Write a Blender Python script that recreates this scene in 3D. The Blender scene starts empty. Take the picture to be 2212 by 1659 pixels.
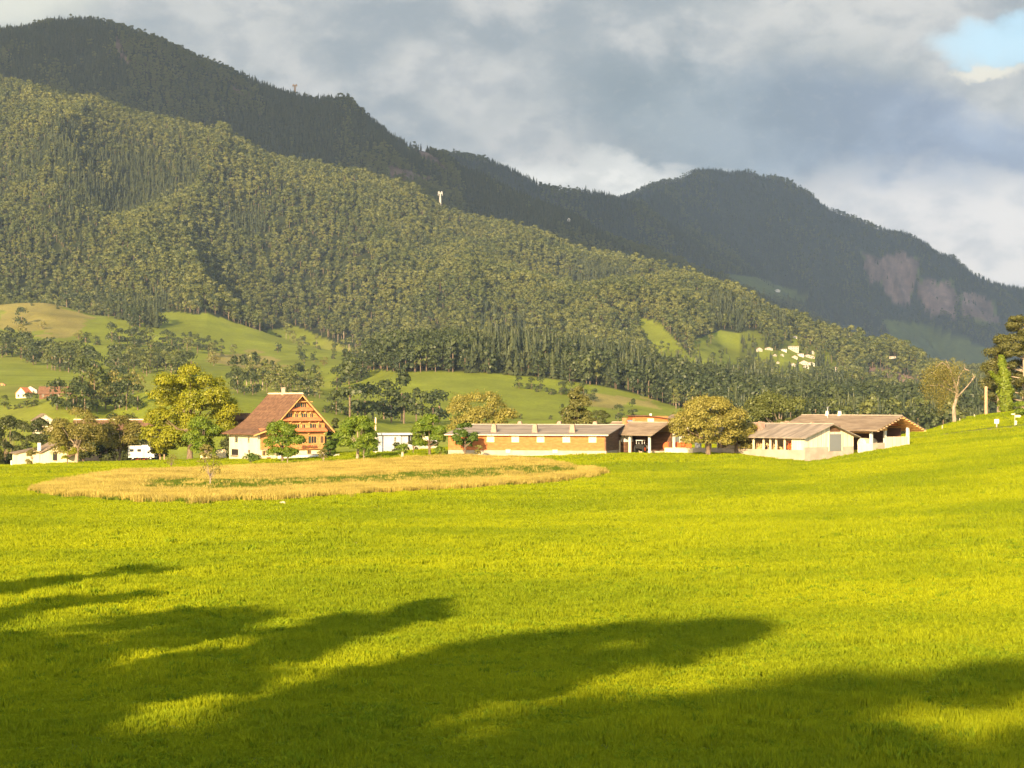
import bpy, bmesh, math, random
import numpy as np
from mathutils import Vector, Matrix
R = math.radians
sc = bpy.context.scene
COL = sc.collection
random.seed(4); rng = np.random.default_rng(7)

# ------------------------------------------------------------------ camera
F = 4791.0; U0 = 1106.0; V0 = 868.0          # focal length and horizon in photo units (2212 wide)
cam_d = bpy.data.cameras.new('camera'); cam = bpy.data.objects.new('camera', cam_d); COL.objects.link(cam)
cam_d.sensor_width = 36; cam_d.lens = 18/math.tan(math.atan(1106/F)); cam_d.shift_y = (V0-829.5)/2212
cam_d.clip_start = 1; cam_d.clip_end = 60000
cam.location = (0, 0, 0); cam.rotation_euler = (R(90), 0, 0)
sc.camera = cam
# ------------------------------------------------------------------ light
SUN_EL = 17.0; SUN_AZ = 16.0                  # light travels 16 deg right of the view axis
L_dir = Vector((math.sin(R(SUN_AZ))*math.cos(R(SUN_EL)), math.cos(R(SUN_AZ))*math.cos(R(SUN_EL)), -math.sin(R(SUN_EL))))
sun_d = bpy.data.lights.new('sun', 'SUN'); sun = bpy.data.objects.new('sun', sun_d); COL.objects.link(sun)
sun_d.energy = 5.0; sun_d.angle = R(0.6); sun_d.color = (1.0, 0.745, 0.43)
sun.rotation_euler = L_dir.to_track_quat('-Z', 'Y').to_euler()
sc.view_settings.view_transform = 'Standard'; sc.view_settings.look = 'None'
sc.view_settings.exposure = 1.49; sc.view_settings.gamma = 1.0
sc.view_settings.use_curve_mapping = False
sc.cycles.use_denoising = True
sc.cycles.max_bounces = 5; sc.cycles.diffuse_bounces = 2; sc.cycles.transparent_max_bounces = 4
sc.cycles.volume_bounces = 0
sc.cycles.use_adaptive_sampling = True; sc.cycles.adaptive_threshold = 0.02

class NT:
    def __init__(s, tree): s.t = tree; s.n = tree.nodes; s.l = tree.links
    def new(s, typ, **kw):
        n = s.n.new(typ)
        for k, v in kw.items():
            setattr(n, k, v)
        return n
    def put(s, sock, val):
        if isinstance(val, bpy.types.NodeSocket): s.l.new(val, sock)
        elif val is not None:
            if hasattr(sock.default_value, '__len__') and not hasattr(val, '__len__'): val = (val,)*len(sock.default_value)
            if hasattr(val, '__len__') and len(sock.default_value) == 4 and len(val) == 3: val = (*val, 1)
            sock.default_value = val
    def math(s, op, a, b=None, c=None, clamp=False):
        n = s.new('ShaderNodeMath', operation=op); n.use_clamp = clamp
        s.put(n.inputs[0], a)
        if b is not None: s.put(n.inputs[1], b)
        if c is not None: s.put(n.inputs[2], c)
        return n.outputs[0]
    def mix(s, f, a, b, blend='MIX'):
        n = s.new('ShaderNodeMix', data_type='RGBA', blend_type=blend)
        s.put(n.inputs[0], f); s.put(n.inputs[6], a); s.put(n.inputs[7], b)
        return n.outputs[2]
    def sm(s, x, a, b):
        n = s.new('ShaderNodeMapRange', interpolation_type='SMOOTHSTEP')
        s.put(n.inputs[0], x); s.put(n.inputs[1], a); s.put(n.inputs[2], b)
        return n.outputs[0]
    def noise(s, vec, scale, detail=4, rough=.55, dist=0.0):
        n = s.new('ShaderNodeTexNoise'); s.put(n.inputs['Vector'], vec)
        n.inputs['Scale'].default_value = scale; n.inputs['Detail'].default_value = detail
        n.inputs['Roughness'].default_value = rough; n.inputs['Distortion'].default_value = dist
        return n.outputs[0]

# ------------------------------------------------------------------ world: Nishita sky behind a broken cloud cover
w = bpy.data.worlds.new('World'); sc.world = w; w.use_nodes = True
T = NT(w.node_tree); T.n.clear()
out = T.new('ShaderNodeOutputWorld'); bg = T.new('ShaderNodeBackground'); T.l.new(bg.outputs[0], out.inputs[0])
sky = T.new('ShaderNodeTexSky', sky_type='NISHITA'); sky.sun_disc = False
sky.sun_elevation = R(SUN_EL); sky.sun_rotation = R(SUN_AZ+180); sky.altitude = 500; sky.dust_density = 1.2
tc = T.new('ShaderNodeTexCoord'); sep = T.new('ShaderNodeSeparateXYZ'); T.l.new(tc.outputs['Generated'], sep.inputs[0])
X_, Y_, Z_ = sep.outputs
# azimuth / elevation angles (degrees) of a sky direction
az = T.math('MULTIPLY', T.math('ARCTAN2', X_, Y_), 57.2958)
el = T.math('MULTIPLY', T.math('ARCSINE', Z_), 57.2958)
comb = T.new('ShaderNodeCombineXYZ'); T.put(comb.inputs[0], az); T.put(comb.inputs[1], T.math('MULTIPLY', el, 1.55))
P_ = comb.outputs[0]
n1 = T.noise(P_, .15, 7, .55, .15); n2 = T.noise(P_, .30, 8, .58, .2); n3 = T.noise(P_, .75, 7, .6, .15)
wob = T.math('MULTIPLY', T.math('SUBTRACT', n2, .5), 3.2)
wob2 = T.math('MULTIPLY', T.math('SUBTRACT', n3, .5), 1.6)
azw = T.math('ADD', az, wob); elw = T.math('ADD', T.math('ADD', el, T.math('MULTIPLY', wob, .5)), wob2)
def blob(a0, e0, ra, re, soft=.6, A=None, E=None, tilt=0.0):
    A = A or azw; E = E or elw
    da = T.math('SUBTRACT', A, a0); de = T.math('SUBTRACT', E, e0)
    if tilt: de = T.math('SUBTRACT', de, T.math('MULTIPLY', da, tilt))
    d = T.math('ADD', T.math('POWER', T.math('ABSOLUTE', T.math('DIVIDE', da, ra)), 2), T.math('POWER', T.math('ABSOLUTE', T.math('DIVIDE', de, re)), 2))
    return T.math('SUBTRACT', 1, T.sm(d, 1-soft, 1+soft))
g = T.mix(T.sm(n1, .40, .60), (.142, .162, .174), (.245, .248, .240))
g = T.mix(T.math('MULTIPLY', T.sm(n2, .46, .62), .75), g, (.270, .268, .258))
g = T.mix(T.math('MULTIPLY', T.sm(n3, .42, .66), .5), g, (.135, .156, .172))
n4 = T.noise(P_, 3.2, 5, .62, .4)
# slate-blue bank reaching from the middle down to the right
dark = blob(9.0, 6.4, 7.6, 1.75, .6, tilt=-.2)
g = T.mix(T.math('MULTIPLY', dark, .92), g, T.mix(T.sm(n2, .35, .65), T.mix(T.sm(az, 3, 13), (.098, .124, .140), (.105, .132, .180)), T.mix(T.sm(az, 3, 13), (.140, .166, .180), (.150, .186, .245))))
# brighter thin cloud toward the horizon
low = blob(1.8, 5.2, 4.0, 1.0, .6); g = T.mix(T.math('MULTIPLY', low, .9), g, T.mix(T.sm(n3, .4, .6), (.32, .32, .30), (.42, .41, .375)))
low2 = blob(12.8, 3.2, 6.6, 2.3, .5, tilt=-.18); g = T.mix(T.math('MULTIPLY', low2, .9), g, T.mix(T.sm(n3, .35, .6), (.29, .29, .288), (.39, .37, .345)))
tl = blob(-13.6, 10.8, 3.2, 1.7, .7); g = T.mix(T.math('MULTIPLY', tl, .75), g, (.36, .355, .30))
g = T.mix(T.math('MULTIPLY', T.sm(n4, .5, .75), .10), g, (.34, .335, .32))
# gap with blue sky and a lit cumulus rim
gap = blob(12.9, 9.1, 1.7, .62, .95); skyc = T.mix(.35, T.mix(1, sky.outputs[0], (.06, .06, .06), 'MULTIPLY'), (.24, .37, .41))
rim = blob(12.2, 8.35, .8, .22, .8)
gap2 = blob(-14.8, 9.6, .9, .5, .6)
# the other sky directions: the sun side is more open
back = T.sm(Y_, .1, -.6); up = T.sm(Z_, .25, .8)
skyraw = T.mix(1, sky.outputs[0], (.17, .17, .17), 'MULTIPLY')
g = T.mix(T.math('MULTIPLY', gap, .85), g, skyc)
g = T.mix(T.math('MULTIPLY', rim, .85), g, (.37, .35, .29))
g = T.mix(T.math('MULTIPLY', gap2, .8), g, skyc)
g = T.mix(T.math('MULTIPLY', T.math('MAXIMUM', back, T.math('MULTIPLY', up, .5)), T.sm(n1, .3, .6)), g, skyraw)
T.put(bg.inputs[0], g); bg.inputs[1].default_value = 1.0

# ------------------------------------------------------------------ numeric helpers
def vnoise(x, y, seed=0):
    xi = np.floor(x).astype(np.int64); yi = np.floor(y).astype(np.int64)
    fx = x-xi; fy = y-yi; fx = fx*fx*(3-2*fx); fy = fy*fy*(3-2*fy)
    def h(a, b):
        n = (a*374761393 + b*668265263 + seed*1442695041) & 0x7fffffff
        n = ((n ^ (n >> 13))*1274126177) & 0x7fffffff
        return ((n ^ (n >> 16)) & 0xffff)/65535.0
    return (h(xi, yi)*(1-fx)+h(xi+1, yi)*fx)*(1-fy)+(h(xi, yi+1)*(1-fx)+h(xi+1, yi+1)*fx)*fy
def fbm(x, y, o=4, seed=0):
    s = 0; a = .5; t = 0
    for k in range(o):
        s = s+a*vnoise(x*2**k+k*17.3, y*2**k-k*9.1, seed+k); t += a; a *= .5
    return s/t-.5
def inpoly(u, v, poly):
    u = np.asarray(u, float); v = np.asarray(v, float); c = np.zeros(u.shape, bool); n = len(poly)
    for i in range(n):
        x1, y1 = poly[i]; x2, y2 = poly[(i+1) % n]
        if y1 == y2: continue
        c ^= ((y1 > v) != (y2 > v)) & (u < (x2-x1)*(v-y1)/(y2-y1)+x1)
    return c

# ------------------------------------------------------------------ terrain
def zrow(Y, pts): return (Y, [(u, z) for u, z in pts])
def vrow(Y, pts): return (Y, [(u, (V0-v)/F*Y) for u, v in pts])
def P(s): return [tuple(float(a) for a in t.split(':')) for t in s.split()]
spur = P('-400:110 0:185 200:235 400:282 500:315 600:345 700:380 800:408 900:435 1000:478 1100:515 1200:540 1280:572 1400:630 1500:660 1600:692 1700:722 1800:755 1900:785 2000:812 2212:845 2600:870')
bridge = P('-400:160 0:93 60:65 100:50 150:47 200:48 240:60 300:80 360:105 420:130 480:155 550:185 620:210 700:235 760:255 820:283 870:310 920:330 960:352 1000:378 1060:405 1130:440 1200:470 1300:510 1400:545 1500:590 1600:635 1700:680 1800:728 1900:770 2000:805 2212:850 2600:870')
r2 = P('-400:350 700:330 900:325 960:335 1000:341 1060:358 1120:383 1170:413 1230:420 1260:418 1330:433 1380:438 1450:490 1600:590 1800:710 2000:800 2212:850 2600:870')
far = P('-400:500 1200:445 1340:442 1380:432 1440:406 1500:384 1540:376 1620:379 1700:394 1760:431 1800:461 1860:481 1940:506 2000:531 2060:566 2100:596 2160:616 2212:631 2450:690 2900:790')
def add(pts, d): return [(u, v+d) for u, v in pts]
rows = [
 zrow(-300, [(0, -3)]), zrow(-20, [(0, -8)]), zrow(20, [(0, -8.6)]), zrow(55, [(0, -9.1)]),
 zrow(100, [(1600, -9.6), (2212, -9.2)]),
 zrow(150, [(1600, -10.1), (2212, -9.2)]),
 zrow(200, [(1400, -10.5), (1800, -10.0), (2212, -8.8), (2600, -8)]),
 zrow(250, [(0, -11.1), (600, -10.9), (1200, -10.7), (1600, -10.2), (2212, -7.8), (2600, -6.8)]),
 zrow(300, [(0, -11.5), (600, -11.2), (1200, -10.9), (1400, -10.8), (1600, -10.2), (1800, -9.3), (2000, -8), (2212, -6.7), (2600, -5.6)]),
 zrow(350, P('0:-11.9 400:-11.5 600:-11.5 800:-11.2 1000:-11.0 1200:-10.6 1400:-10.1 1600:-9.8 1740:-10.3 1860:-9.2 2000:-7.6 2212:-6.2 2600:-5')),
 zrow(400, P('0:-12.0 200:-12.0 400:-11.8 600:-11.5 800:-10.7 1000:-9.9 1200:-9.6 1400:-9.2 1600:-9.2 1660:-9.8 1740:-10.4 1790:-10.0 1860:-9.0 2000:-7.4 2212:-5.9 2600:-4.5')),
 zrow(450, P('0:-13.2 200:-12.4 400:-12 600:-11.3 800:-10.5 1000:-9.4 1200:-9.2 1600:-9.0 1800:-8.6 1900:-7.6 2000:-6.8 2100:-5.2 2212:-4.0 2600:-2')),
 zrow(500, P('0:-16 200:-14 400:-13.5 600:-12 800:-11.5 1000:-10.5 1600:-10 1800:-9.5 1950:-7.6 2000:-6.4 2100:-3.3 2212:-1.8 2600:0')),
 zrow(580, P('0:-24 600:-20 1000:-16 1600:-16 1900:-13 2000:-10 2212:-5 2600:-3')),
 zrow(700, P('0:-34 1000:-28 1800:-28 2212:-22 2600:-18')),
 vrow(920, P('0:1010 400:1000 1000:990 1600:990 2212:990')),
 vrow(1100, P('-200:885 0:885 100:862 173:852 235:872 320:846 420:846 520:868 600:874 700:887 800:910 850:924 950:930 1200:912 1400:912 1600:920 1800:930 2000:945 2212:955')),
 vrow(1350, P('-200:862 0:864 100:862 200:860 300:858 400:850 500:850 600:862 700:870 800:890 900:895 1000:898 1200:902 1400:906 1600:915 1800:925 2000:940 2212:950')),
 vrow(1700, P('-200:825 0:828 200:830 400:822 600:832 700:848 760:840 850:812 950:810 1050:813 1200:830 1300:846 1400:868 1450:878 1600:893 1800:905 2000:915 2212:920')),
 vrow(1950, P('-200:800 0:800 200:808 400:802 600:815 700:818 800:790 850:775 950:766 1100:768 1200:775 1300:790 1400:808 1500:830 1600:855 1700:872 1800:880 2000:890 2212:895')),
 vrow(2250, P('-200:765 0:770 200:772 400:778 600:790 700:790 800:785 850:790 1000:800 1200:805 1400:825 1500:840 1600:850 1700:860 1800:870 2000:880 2212:885')),
 vrow(2900, P('-400:630 0:640 100:625 200:645 300:655 400:675 500:700 600:715 700:735 800:750 900:760 1400:765 1450:755 1600:790 1700:805 1800:815 2000:838 2212:852')),
 vrow(3600, P('-400:420 0:430 200:440 400:480 600:530 800:570 1000:610 1200:640 1400:668 1600:722 1800:778 2000:818 2212:845')),
 vrow(4400, spur), vrow(4950, add(spur, 45)), vrow(6300, bridge), vrow(7000, add(bridge, 60)), vrow(8500, r2),
 vrow(9100, [(u, v+(30 if u < 1380 else -8)) for u, v in r2]), vrow(11000, far), vrow(12500, add(far, 110)), vrow(20000, [(0, 866)])]
us = np.concatenate([np.linspace(-14000, -1200, 10)[:-1], np.linspace(-1200, -120, 28)[:-1], np.arange(-120, 2336, 4.0), np.linspace(2340, 3700, 30)[:-1], np.linspace(3700, 16000, 10)])
rY = np.array([r[0] for r in rows], float)
rZ = np.array([np.interp(us, [p[0] for p in r[1]], [p[1] for p in r[1]]) for r in rows])
ker = np.hanning(13); ker /= ker.sum()                                   # soften kinks across
for i in range(len(rows)):
    pad = np.pad(rZ[i], 6, mode='edge'); rZ[i] = np.convolve(pad, ker, 'valid')
Ys = np.concatenate([[-300, -120, -40, 0], np.geomspace(20, 520, 110), np.geomspace(526, 2250, 170), np.geomspace(2262, 4400, 170), np.geomspace(4415, 12500, 210), [15000, 20000]])
def pchip(x, y, xs):
    h = np.diff(x)[:, None]; d = np.diff(y, axis=0)/h; m = np.zeros_like(y)
    w1 = 2*h[1:]+h[:-1]; w2 = h[1:]+2*h[:-1]; pos = d[1:]*d[:-1] > 0
    with np.errstate(all='ignore'): mm = (w1+w2)/(w1/d[:-1]+w2/d[1:])
    m[1:-1] = np.where(pos, mm, 0); m[0] = d[0]; m[-1] = d[-1]
    k = np.clip(np.searchsorted(x, xs)-1, 0, len(x)-2); hh = h[k]; t = (xs-x[k])[:, None]/hh
    return ((2*t**3-3*t**2+1)*y[k]+(t**3-2*t**2+t)*hh*m[k]+(-2*t**3+3*t**2)*y[k+1]+(t**3-t**2)*hh*m[k+1])
TZ = pchip(rY, rZ, Ys)
WY = np.where(Ys > 20, Ys, 40-Ys)
TX = (us[None, :]-U0)/F*WY[:, None]; TY = np.repeat(Ys[:, None], len(us), 1)
def relief(X, Y):
    a = np.interp(Y, [0, 500, 900, 1200, 2900, 3600, 4400, 6300, 8500, 11000], [0, 0, 1.5, 5, 10, 22, 7, 11, 20, 11])
    z = a*1.6*fbm(X/260+3, Y/260, 5, 11)
    g = np.interp(Y, [2700, 3300, 4100, 4500, 5200, 6000, 6400, 8600, 9500, 10700, 11200], [0, 70, 60, 5, 50, 50, 6, 6, 90, 50, 5])
    rr = 1-np.abs(2*fbm(X/260+Y/2600, Y/1400+7, 3, 31)*1.7)
    z = z+g*(rr-.62)
    g3 = np.interp(Y, [2850, 3150, 3900, 4350, 4800, 5400, 6100, 6300], [0, 100, 90, 4, 10, 70, 60, 4])
    z = z+g3*((1-np.abs(2*fbm(X/620+Y/1500+2.3, Y/2600, 2, 52)*1.8))-.6)
    z = z+np.interp(Y, [0, 60, 400, 600], [.05, .10, .16, 0])*fbm(X/9, Y/14, 3, 5)*2
    return z
TZ = TZ+relief(TX, TY)
TV = V0-F*TZ/np.maximum(TY, 1)                                            # photo row of each ground point
HID = np.minimum.accumulate(np.where(TY >= 20, TV, 9999), axis=0)         # highest ground seen so far along each ray
GUL = None
def gz(X, Y, field=None):
    X = np.asarray(X, float); Y = np.asarray(Y, float); A = TZ if field is None else field
    u = U0+F*X/np.where(Y > 20, Y, 40-Y)
    i = np.clip(np.searchsorted(Ys, Y)-1, 0, len(Ys)-2); j = np.clip(np.searchsorted(us, u)-1, 0, len(us)-2)
    a = np.clip((Y-Ys[i])/(Ys[i+1]-Ys[i]), 0, 1); b = np.clip((u-us[j])/(us[j+1]-us[j]), 0, 1)
    return (A[i, j]*(1-b)+A[i, j+1]*b)*(1-a)+(A[i+1, j]*(1-b)+A[i+1, j+1]*b)*a
GUL = 1-np.abs(2*fbm(TX/260+TY/2600, TY/1400+7, 3, 31)*1.7)
def g1(X, Y): return float(gz(X, Y))
def hit(u, v, Ymin=20):                                                   # where the sight line through (u, v) meets the ground
    j = int(np.clip(np.searchsorted(us, u), 0, len(us)-1)); col = TV[:, j]
    k = np.where((col <= v) & (Ys >= Ymin))[0]
    Y = 12000. if len(k) == 0 else float(Ys[k[0]])
    if len(k) and k[0] > 0 and col[k[0]-1] > v and Ys[k[0]-1] >= 20:
        t = (col[k[0]-1]-v)/(col[k[0]-1]-col[k[0]]+1e-9); Y = float(Ys[k[0]-1]+t*(Ys[k[0]]-Ys[k[0]-1]))
    return (u-U0)/F*Y, Y
def XU(u, Y): return (u-U0)/F*Y

# image-layout masks, used once to lay vegetation and land cover out on the ground
mead = [[(1372, 688), (1420, 692), (1495, 775), (1510, 822), (1440, 815), (1395, 755)],
        [(1500, 735), (1560, 712), (1625, 728), (1640, 790), (1650, 835), (1540, 828), (1490, 805)],
        [(1560, 590), (1640, 600), (1745, 640), (1740, 655), (1640, 640), (1590, 625)],
        [(1905, 690), (2000, 700), (2150, 760), (2212, 790), (2100, 800), (1990, 770), (1930, 735)],
        [(560, 715), (640, 705), (700, 730), (790, 765), (830, 800), (700, 820), (600, 790)]]
village = [(1600, 715), (1700, 712), (1830, 770), (1830, 815), (1760, 835), (1590, 838), (1600, 780)]
rock = [[(1858, 540), (1900, 558), (1935, 550), (1982, 556), (1985, 590), (1962, 655), (1935, 655), (1900, 610), (1872, 590)],
        [(1988, 600), (2060, 606), (2068, 640), (2060, 685), (2000, 668), (1984, 640)],
        [(2072, 630), (2150, 655), (2160, 705), (2120, 700), (2080, 680)],
        [(872, 314), (905, 318), (945, 345), (962, 365), (935, 356), (890, 332)],
        [(835, 362), (930, 382), (928, 402), (845, 382)],
        [(242, 78), (256, 82), (268, 118), (290, 140), (272, 142), (250, 112)], [(495, 185), (535, 198), (540, 208), (505, 198)],
        [(1868, 796), (1930, 800), (1995, 826), (2000, 856), (1930, 842), (1870, 828)],
        [(1490, 625), (1500, 628), (1530, 658), (1522, 662)]]
tanp = [[(455, 765), (560, 760), (620, 790), (600, 808), (520, 795), (440, 780)], [(0, 650), (120, 655), (200, 690), (150, 730), (60, 720), (0, 715)],
        [(590, 720), (700, 735), (790, 770), (830, 760), (820, 740), (600, 712)], [(1260, 845), (1420, 865), (1420, 885), (1240, 870)]]
HOUSES = [(1481+x/4.48, 658.3+y/4.48, w/4.48) for x, y, w in [(1060,327,40),(715,453,60),(805,440,75),(1045,455,100),(945,450,70),(865,500,35),(935,500,35),(1055,528,60),(1120,505,50),(1185,515,80),(1228,480,35),(1145,590,90),(1215,595,75),(1165,618,60),(1042,597,50),(893,572,30),(1405,655,82),(1490,655,92),(818,705,38),(930,712,80),(635,750,95),(688,700,18),(1325,768,80),(2003,518,65),(1368,446,22),(1230,520,40)]]
def anyp(u, v, L):
    m = np.zeros(np.shape(u), bool)
    for p in L: m |= inpoly(u, v, p)
    return m
def woods(u, v, Y):                                                       # wanted tree cover 0..1
    X = (u-U0)/F*Y; f = np.zeros(np.shape(u))
    f = np.where(Y > np.interp(u, [0, 100, 300, 420, 600, 830, 1400, 1600, 2212], [2960, 3060, 2950, 2850, 2900, 2780, 2700, 2300, 2100]), 1.0, f)
    f = np.where((Y > np.interp(u, [790, 860, 1400, 1600], [1850, 1725, 1725, 1600])) & (Y < 2300) & (u > 790) & (u < 2300), 1.0, f)
    f = np.where((Y > 2250) & (Y <= 2960) & (u > 1580), .9, f)
    f = np.where((Y > 1100) & (Y < 1610) & (u > 1560), .9, f)
    f = np.where(anyp(u, v, mead) & (Y > 2300), .03, f)
    f = np.where(inpoly(u, v, village) & (Y > 2600), .3, f)
    f = np.where(anyp(u, v, rock) & (Y > 2400), .06, f)
    for (a_, b_, w_) in HOUSES: f = np.where((np.abs(u-a_) < w_/2+2) & (v > b_-4) & (v < b_+22) & (Y > 2000), 0, f)
    cut = (np.abs(u-722+(v-500)*.03) < 2.5) & (v > 425) & (v < 700) | (np.abs(u-(965+(v-465)*.8)) < 3) & (v > 462) & (v < 610)
    f = np.where(cut & (Y < 4500), 0, f)
    gl = fbm(X/130+2, Y/420, 3, 77)
    gu = 1-np.abs(2*fbm(X/260+Y/2600, Y/1400+7, 3, 31)*1.7)
    f = f*np.where((Y > 2950) & (Y < 6200), np.clip((gu-.05)*5, .6, 1), 1)
    f = f*np.where((Y > 7500), np.clip(.75+gl*2.2, .4, 1), 1)
    f = f*np.where((Y > 2950) & (Y < 4500), np.clip(1.45-np.clip(gl-.17, 0, 1)*10, .5, 1), 1)
    return f

# ------------------------------------------------------------------ object helpers
def tag(o, label=None, cat=None, group=None, kind=None):
    if label: o['label'] = label
    if cat: o['category'] = cat
    if group: o['group'] = group
    if kind: o['kind'] = kind
    return o
def mesh_np(name, V, Fq, mats, mi=None, smooth=False):
    me = bpy.data.meshes.new(name); V = np.asarray(V, np.float32); Fq = np.asarray(Fq, np.int32); k = Fq.shape[1]
    me.vertices.add(len(V)); me.vertices.foreach_set('co', V.ravel())
    me.loops.add(Fq.size); me.loops.foreach_set('vertex_index', Fq.ravel())
    me.polygons.add(len(Fq)); me.polygons.foreach_set('loop_start', np.arange(len(Fq), dtype=np.int32)*k)
    me.polygons.foreach_set('loop_total', np.full(len(Fq), k, np.int32))
    if mi is not None: me.polygons.foreach_set('material_index', np.asarray(mi, np.int32))
    if smooth: me.polygons.foreach_set('use_smooth', np.ones(len(Fq), bool))
    for m in (mats if isinstance(mats, (list, tuple)) else [mats]): me.materials.append(m)
    me.update(); me.validate(); return me
def link(name, me, parent=None, loc=None, rz=0):
    o = bpy.data.objects.new(name, me); COL.objects.link(o)
    if parent: o.parent = parent
    if loc is not None: o.location = loc
    if rz: o.rotation_euler.z = rz
    return o
def thing(name, label, cat, loc, rz=0, group=None):
    o = bpy.data.objects.new(name, None); COL.objects.link(o); o.location = loc; o.rotation_euler.z = rz; o.empty_display_size = .3
    return tag(o, label, cat, group)
class MB:
    def __init__(s): s.v = []; s.f = []; s.m = []
    def add(s, vs, fs, m=0):
        b = len(s.v); s.v += [tuple(p) for p in vs]; s.f += [tuple(b+i for i in f) for f in fs]; s.m += [m]*len(fs); return s
    def box(s, x0, x1, y0, y1, z0, z1, m=0):
        vs = [(x, y, z) for z in (z0, z1) for y in (y0, y1) for x in (x0, x1)]
        return s.add(vs, [(0, 2, 3, 1), (4, 5, 7, 6), (0, 1, 5, 4), (2, 6, 7, 3), (0, 4, 6, 2), (1, 3, 7, 5)], m)
    def taper(s, cx, cy, z0, z1, a, b, m=0, ay=None, by=None):
        ay = ay or a; by = by or b
        vs = [(cx-a, cy-ay, z0), (cx+a, cy-ay, z0), (cx+a, cy+ay, z0), (cx-a, cy+ay, z0), (cx-b, cy-by, z1), (cx+b, cy-by, z1), (cx+b, cy+by, z1), (cx-b, cy+by, z1)]
        return s.add(vs, [(3, 2, 1, 0), (4, 5, 6, 7), (0, 1, 5, 4), (1, 2, 6, 5), (2, 3, 7, 6), (3, 0, 4, 7)], m)
    def prism_y(s, pts, y0, y1, m=0):                                     # polygon in x,z pushed along y
        n = len(pts); vs = [(x, y0, z) for x, z in pts]+[(x, y1, z) for x, z in pts]
        fs = [tuple(range(n)), tuple(range(2*n-1, n-1, -1))]+[(i, i+n, (i+1) % n+n, (i+1) % n) for i in range(n)]
        return s.add(vs, fs, m)
    def slab(s, pts, y0, y1, th=.18, m=0):                                # roof following a section, thickness th
        n = len(pts); low = [(x, z-th) for x, z in pts]
        return s.prism_y(list(pts)+low[::-1], y0, y1, m)
    def tube(s, pts, rad, n=7, m=0):
        pts = [Vector(p) for p in pts]; rings = []; b = len(s.v)
        for i, p in enumerate(pts):
            d = (pts[min(i+1, len(pts)-1)]-pts[max(i-1, 0)]).normalized()
            a = d.orthogonal().normalized() if abs(d.z) < .95 else Vector((1, 0, 0)); a = (a-d*a.dot(d)).normalized(); c = d.cross(a)
            for k in range(n):
                t = 2*math.pi*k/n; s.v.append(tuple(p+(a*math.cos(t)+c*math.sin(t))*rad[i]))
        fs = []
        for i in range(len(pts)-1):
            for k in range(n): fs.append((b+i*n+k, b+i*n+(k+1) % n, b+(i+1)*n+(k+1) % n, b+(i+1)*n+k))
        fs.append(tuple(b+k for k in range(n))[::-1]); fs.append(tuple(b+(len(pts)-1)*n+k for k in range(n)))
        s.f += fs; s.m += [m]*len(fs); return s
    def wheel(s, c, r, wd, axis='y', n=16, m=0):
        d = Vector((0, wd/2, 0)) if axis == 'y' else Vector((wd/2, 0, 0)); c = Vector(c)
        return s.tube([c-d, c-d*.9, c+d*.9, c+d], [r*.86, r, r, r*.86], n, m)
    def mesh(s, name, mats):
        me = bpy.data.meshes.new(name); me.from_pydata(s.v, [], s.f)
        for m in (mats if isinstance(mats, (list, tuple)) else [mats]): me.materials.append(m)
        me.polygons.foreach_set('material_index', s.m)
        bm = bmesh.new(); bm.from_mesh(me); bmesh.ops.recalc_face_normals(bm, faces=bm.faces); bm.to_mesh(me); bm.free()
        me.update(); return me
    def obj(s, name, mats, parent=None, loc=None, rz=0): return link(name, s.mesh(name, mats), parent, loc, rz)

# ------------------------------------------------------------------ materials
def mat(name, col, rough=.8, col2=None, scale=1.0, stretch=(1, 1, 1), bump=0.0, spec=.3, metal=0, detail=4, planks=None, f0=.35, f1=.65):
    m = bpy.data.materials.new(name); m.use_nodes = True; t = NT(m.node_tree); b = t.n['Principled BSDF']
    b.inputs['Roughness'].default_value = rough; b.inputs['Specular IOR Level'].default_value = spec; b.inputs['Metallic'].default_value = metal
    tc = t.new('ShaderNodeTexCoord'); mp = t.new('ShaderNodeMapping'); t.l.new(tc.outputs['Object'], mp.inputs[0]); mp.inputs['Scale'].default_value = stretch
    n = t.noise(mp.outputs[0], scale, detail, .6); c = col
    if col2: c = t.mix(t.sm(n, f0, f1), col, col2)
    if planks:
        s2 = t.new('ShaderNodeSeparateXYZ'); t.l.new(tc.outputs['Object'], s2.inputs[0])
        q = s2.outputs['XYZ'.index(planks[0])]; ph = t.math('FRACT', t.math('DIVIDE', q, planks[1]))
        idx = t.math('FLOOR', t.math('DIVIDE', q, planks[1])); wn = t.new('ShaderNodeTexWhiteNoise', noise_dimensions='1D'); t.l.new(idx, wn.inputs['W'])
        c = t.mix(t.math('MULTIPLY', wn.outputs[0], .35), c, tuple(x*.55 for x in col))
        c = t.mix(t.sm(ph, .9, .96), c, tuple(x*.35 for x in col))
    t.put(b.inputs['Base Color'], c)
    if bump:
        bn = t.new('ShaderNodeBump'); bn.inputs['Strength'].default_value = bump; bn.inputs['Distance'].default_value = .05
        t.l.new(n, bn.inputs['Height']); t.l.new(bn.outputs[0], b.inputs['Normal'])
    return m
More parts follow.
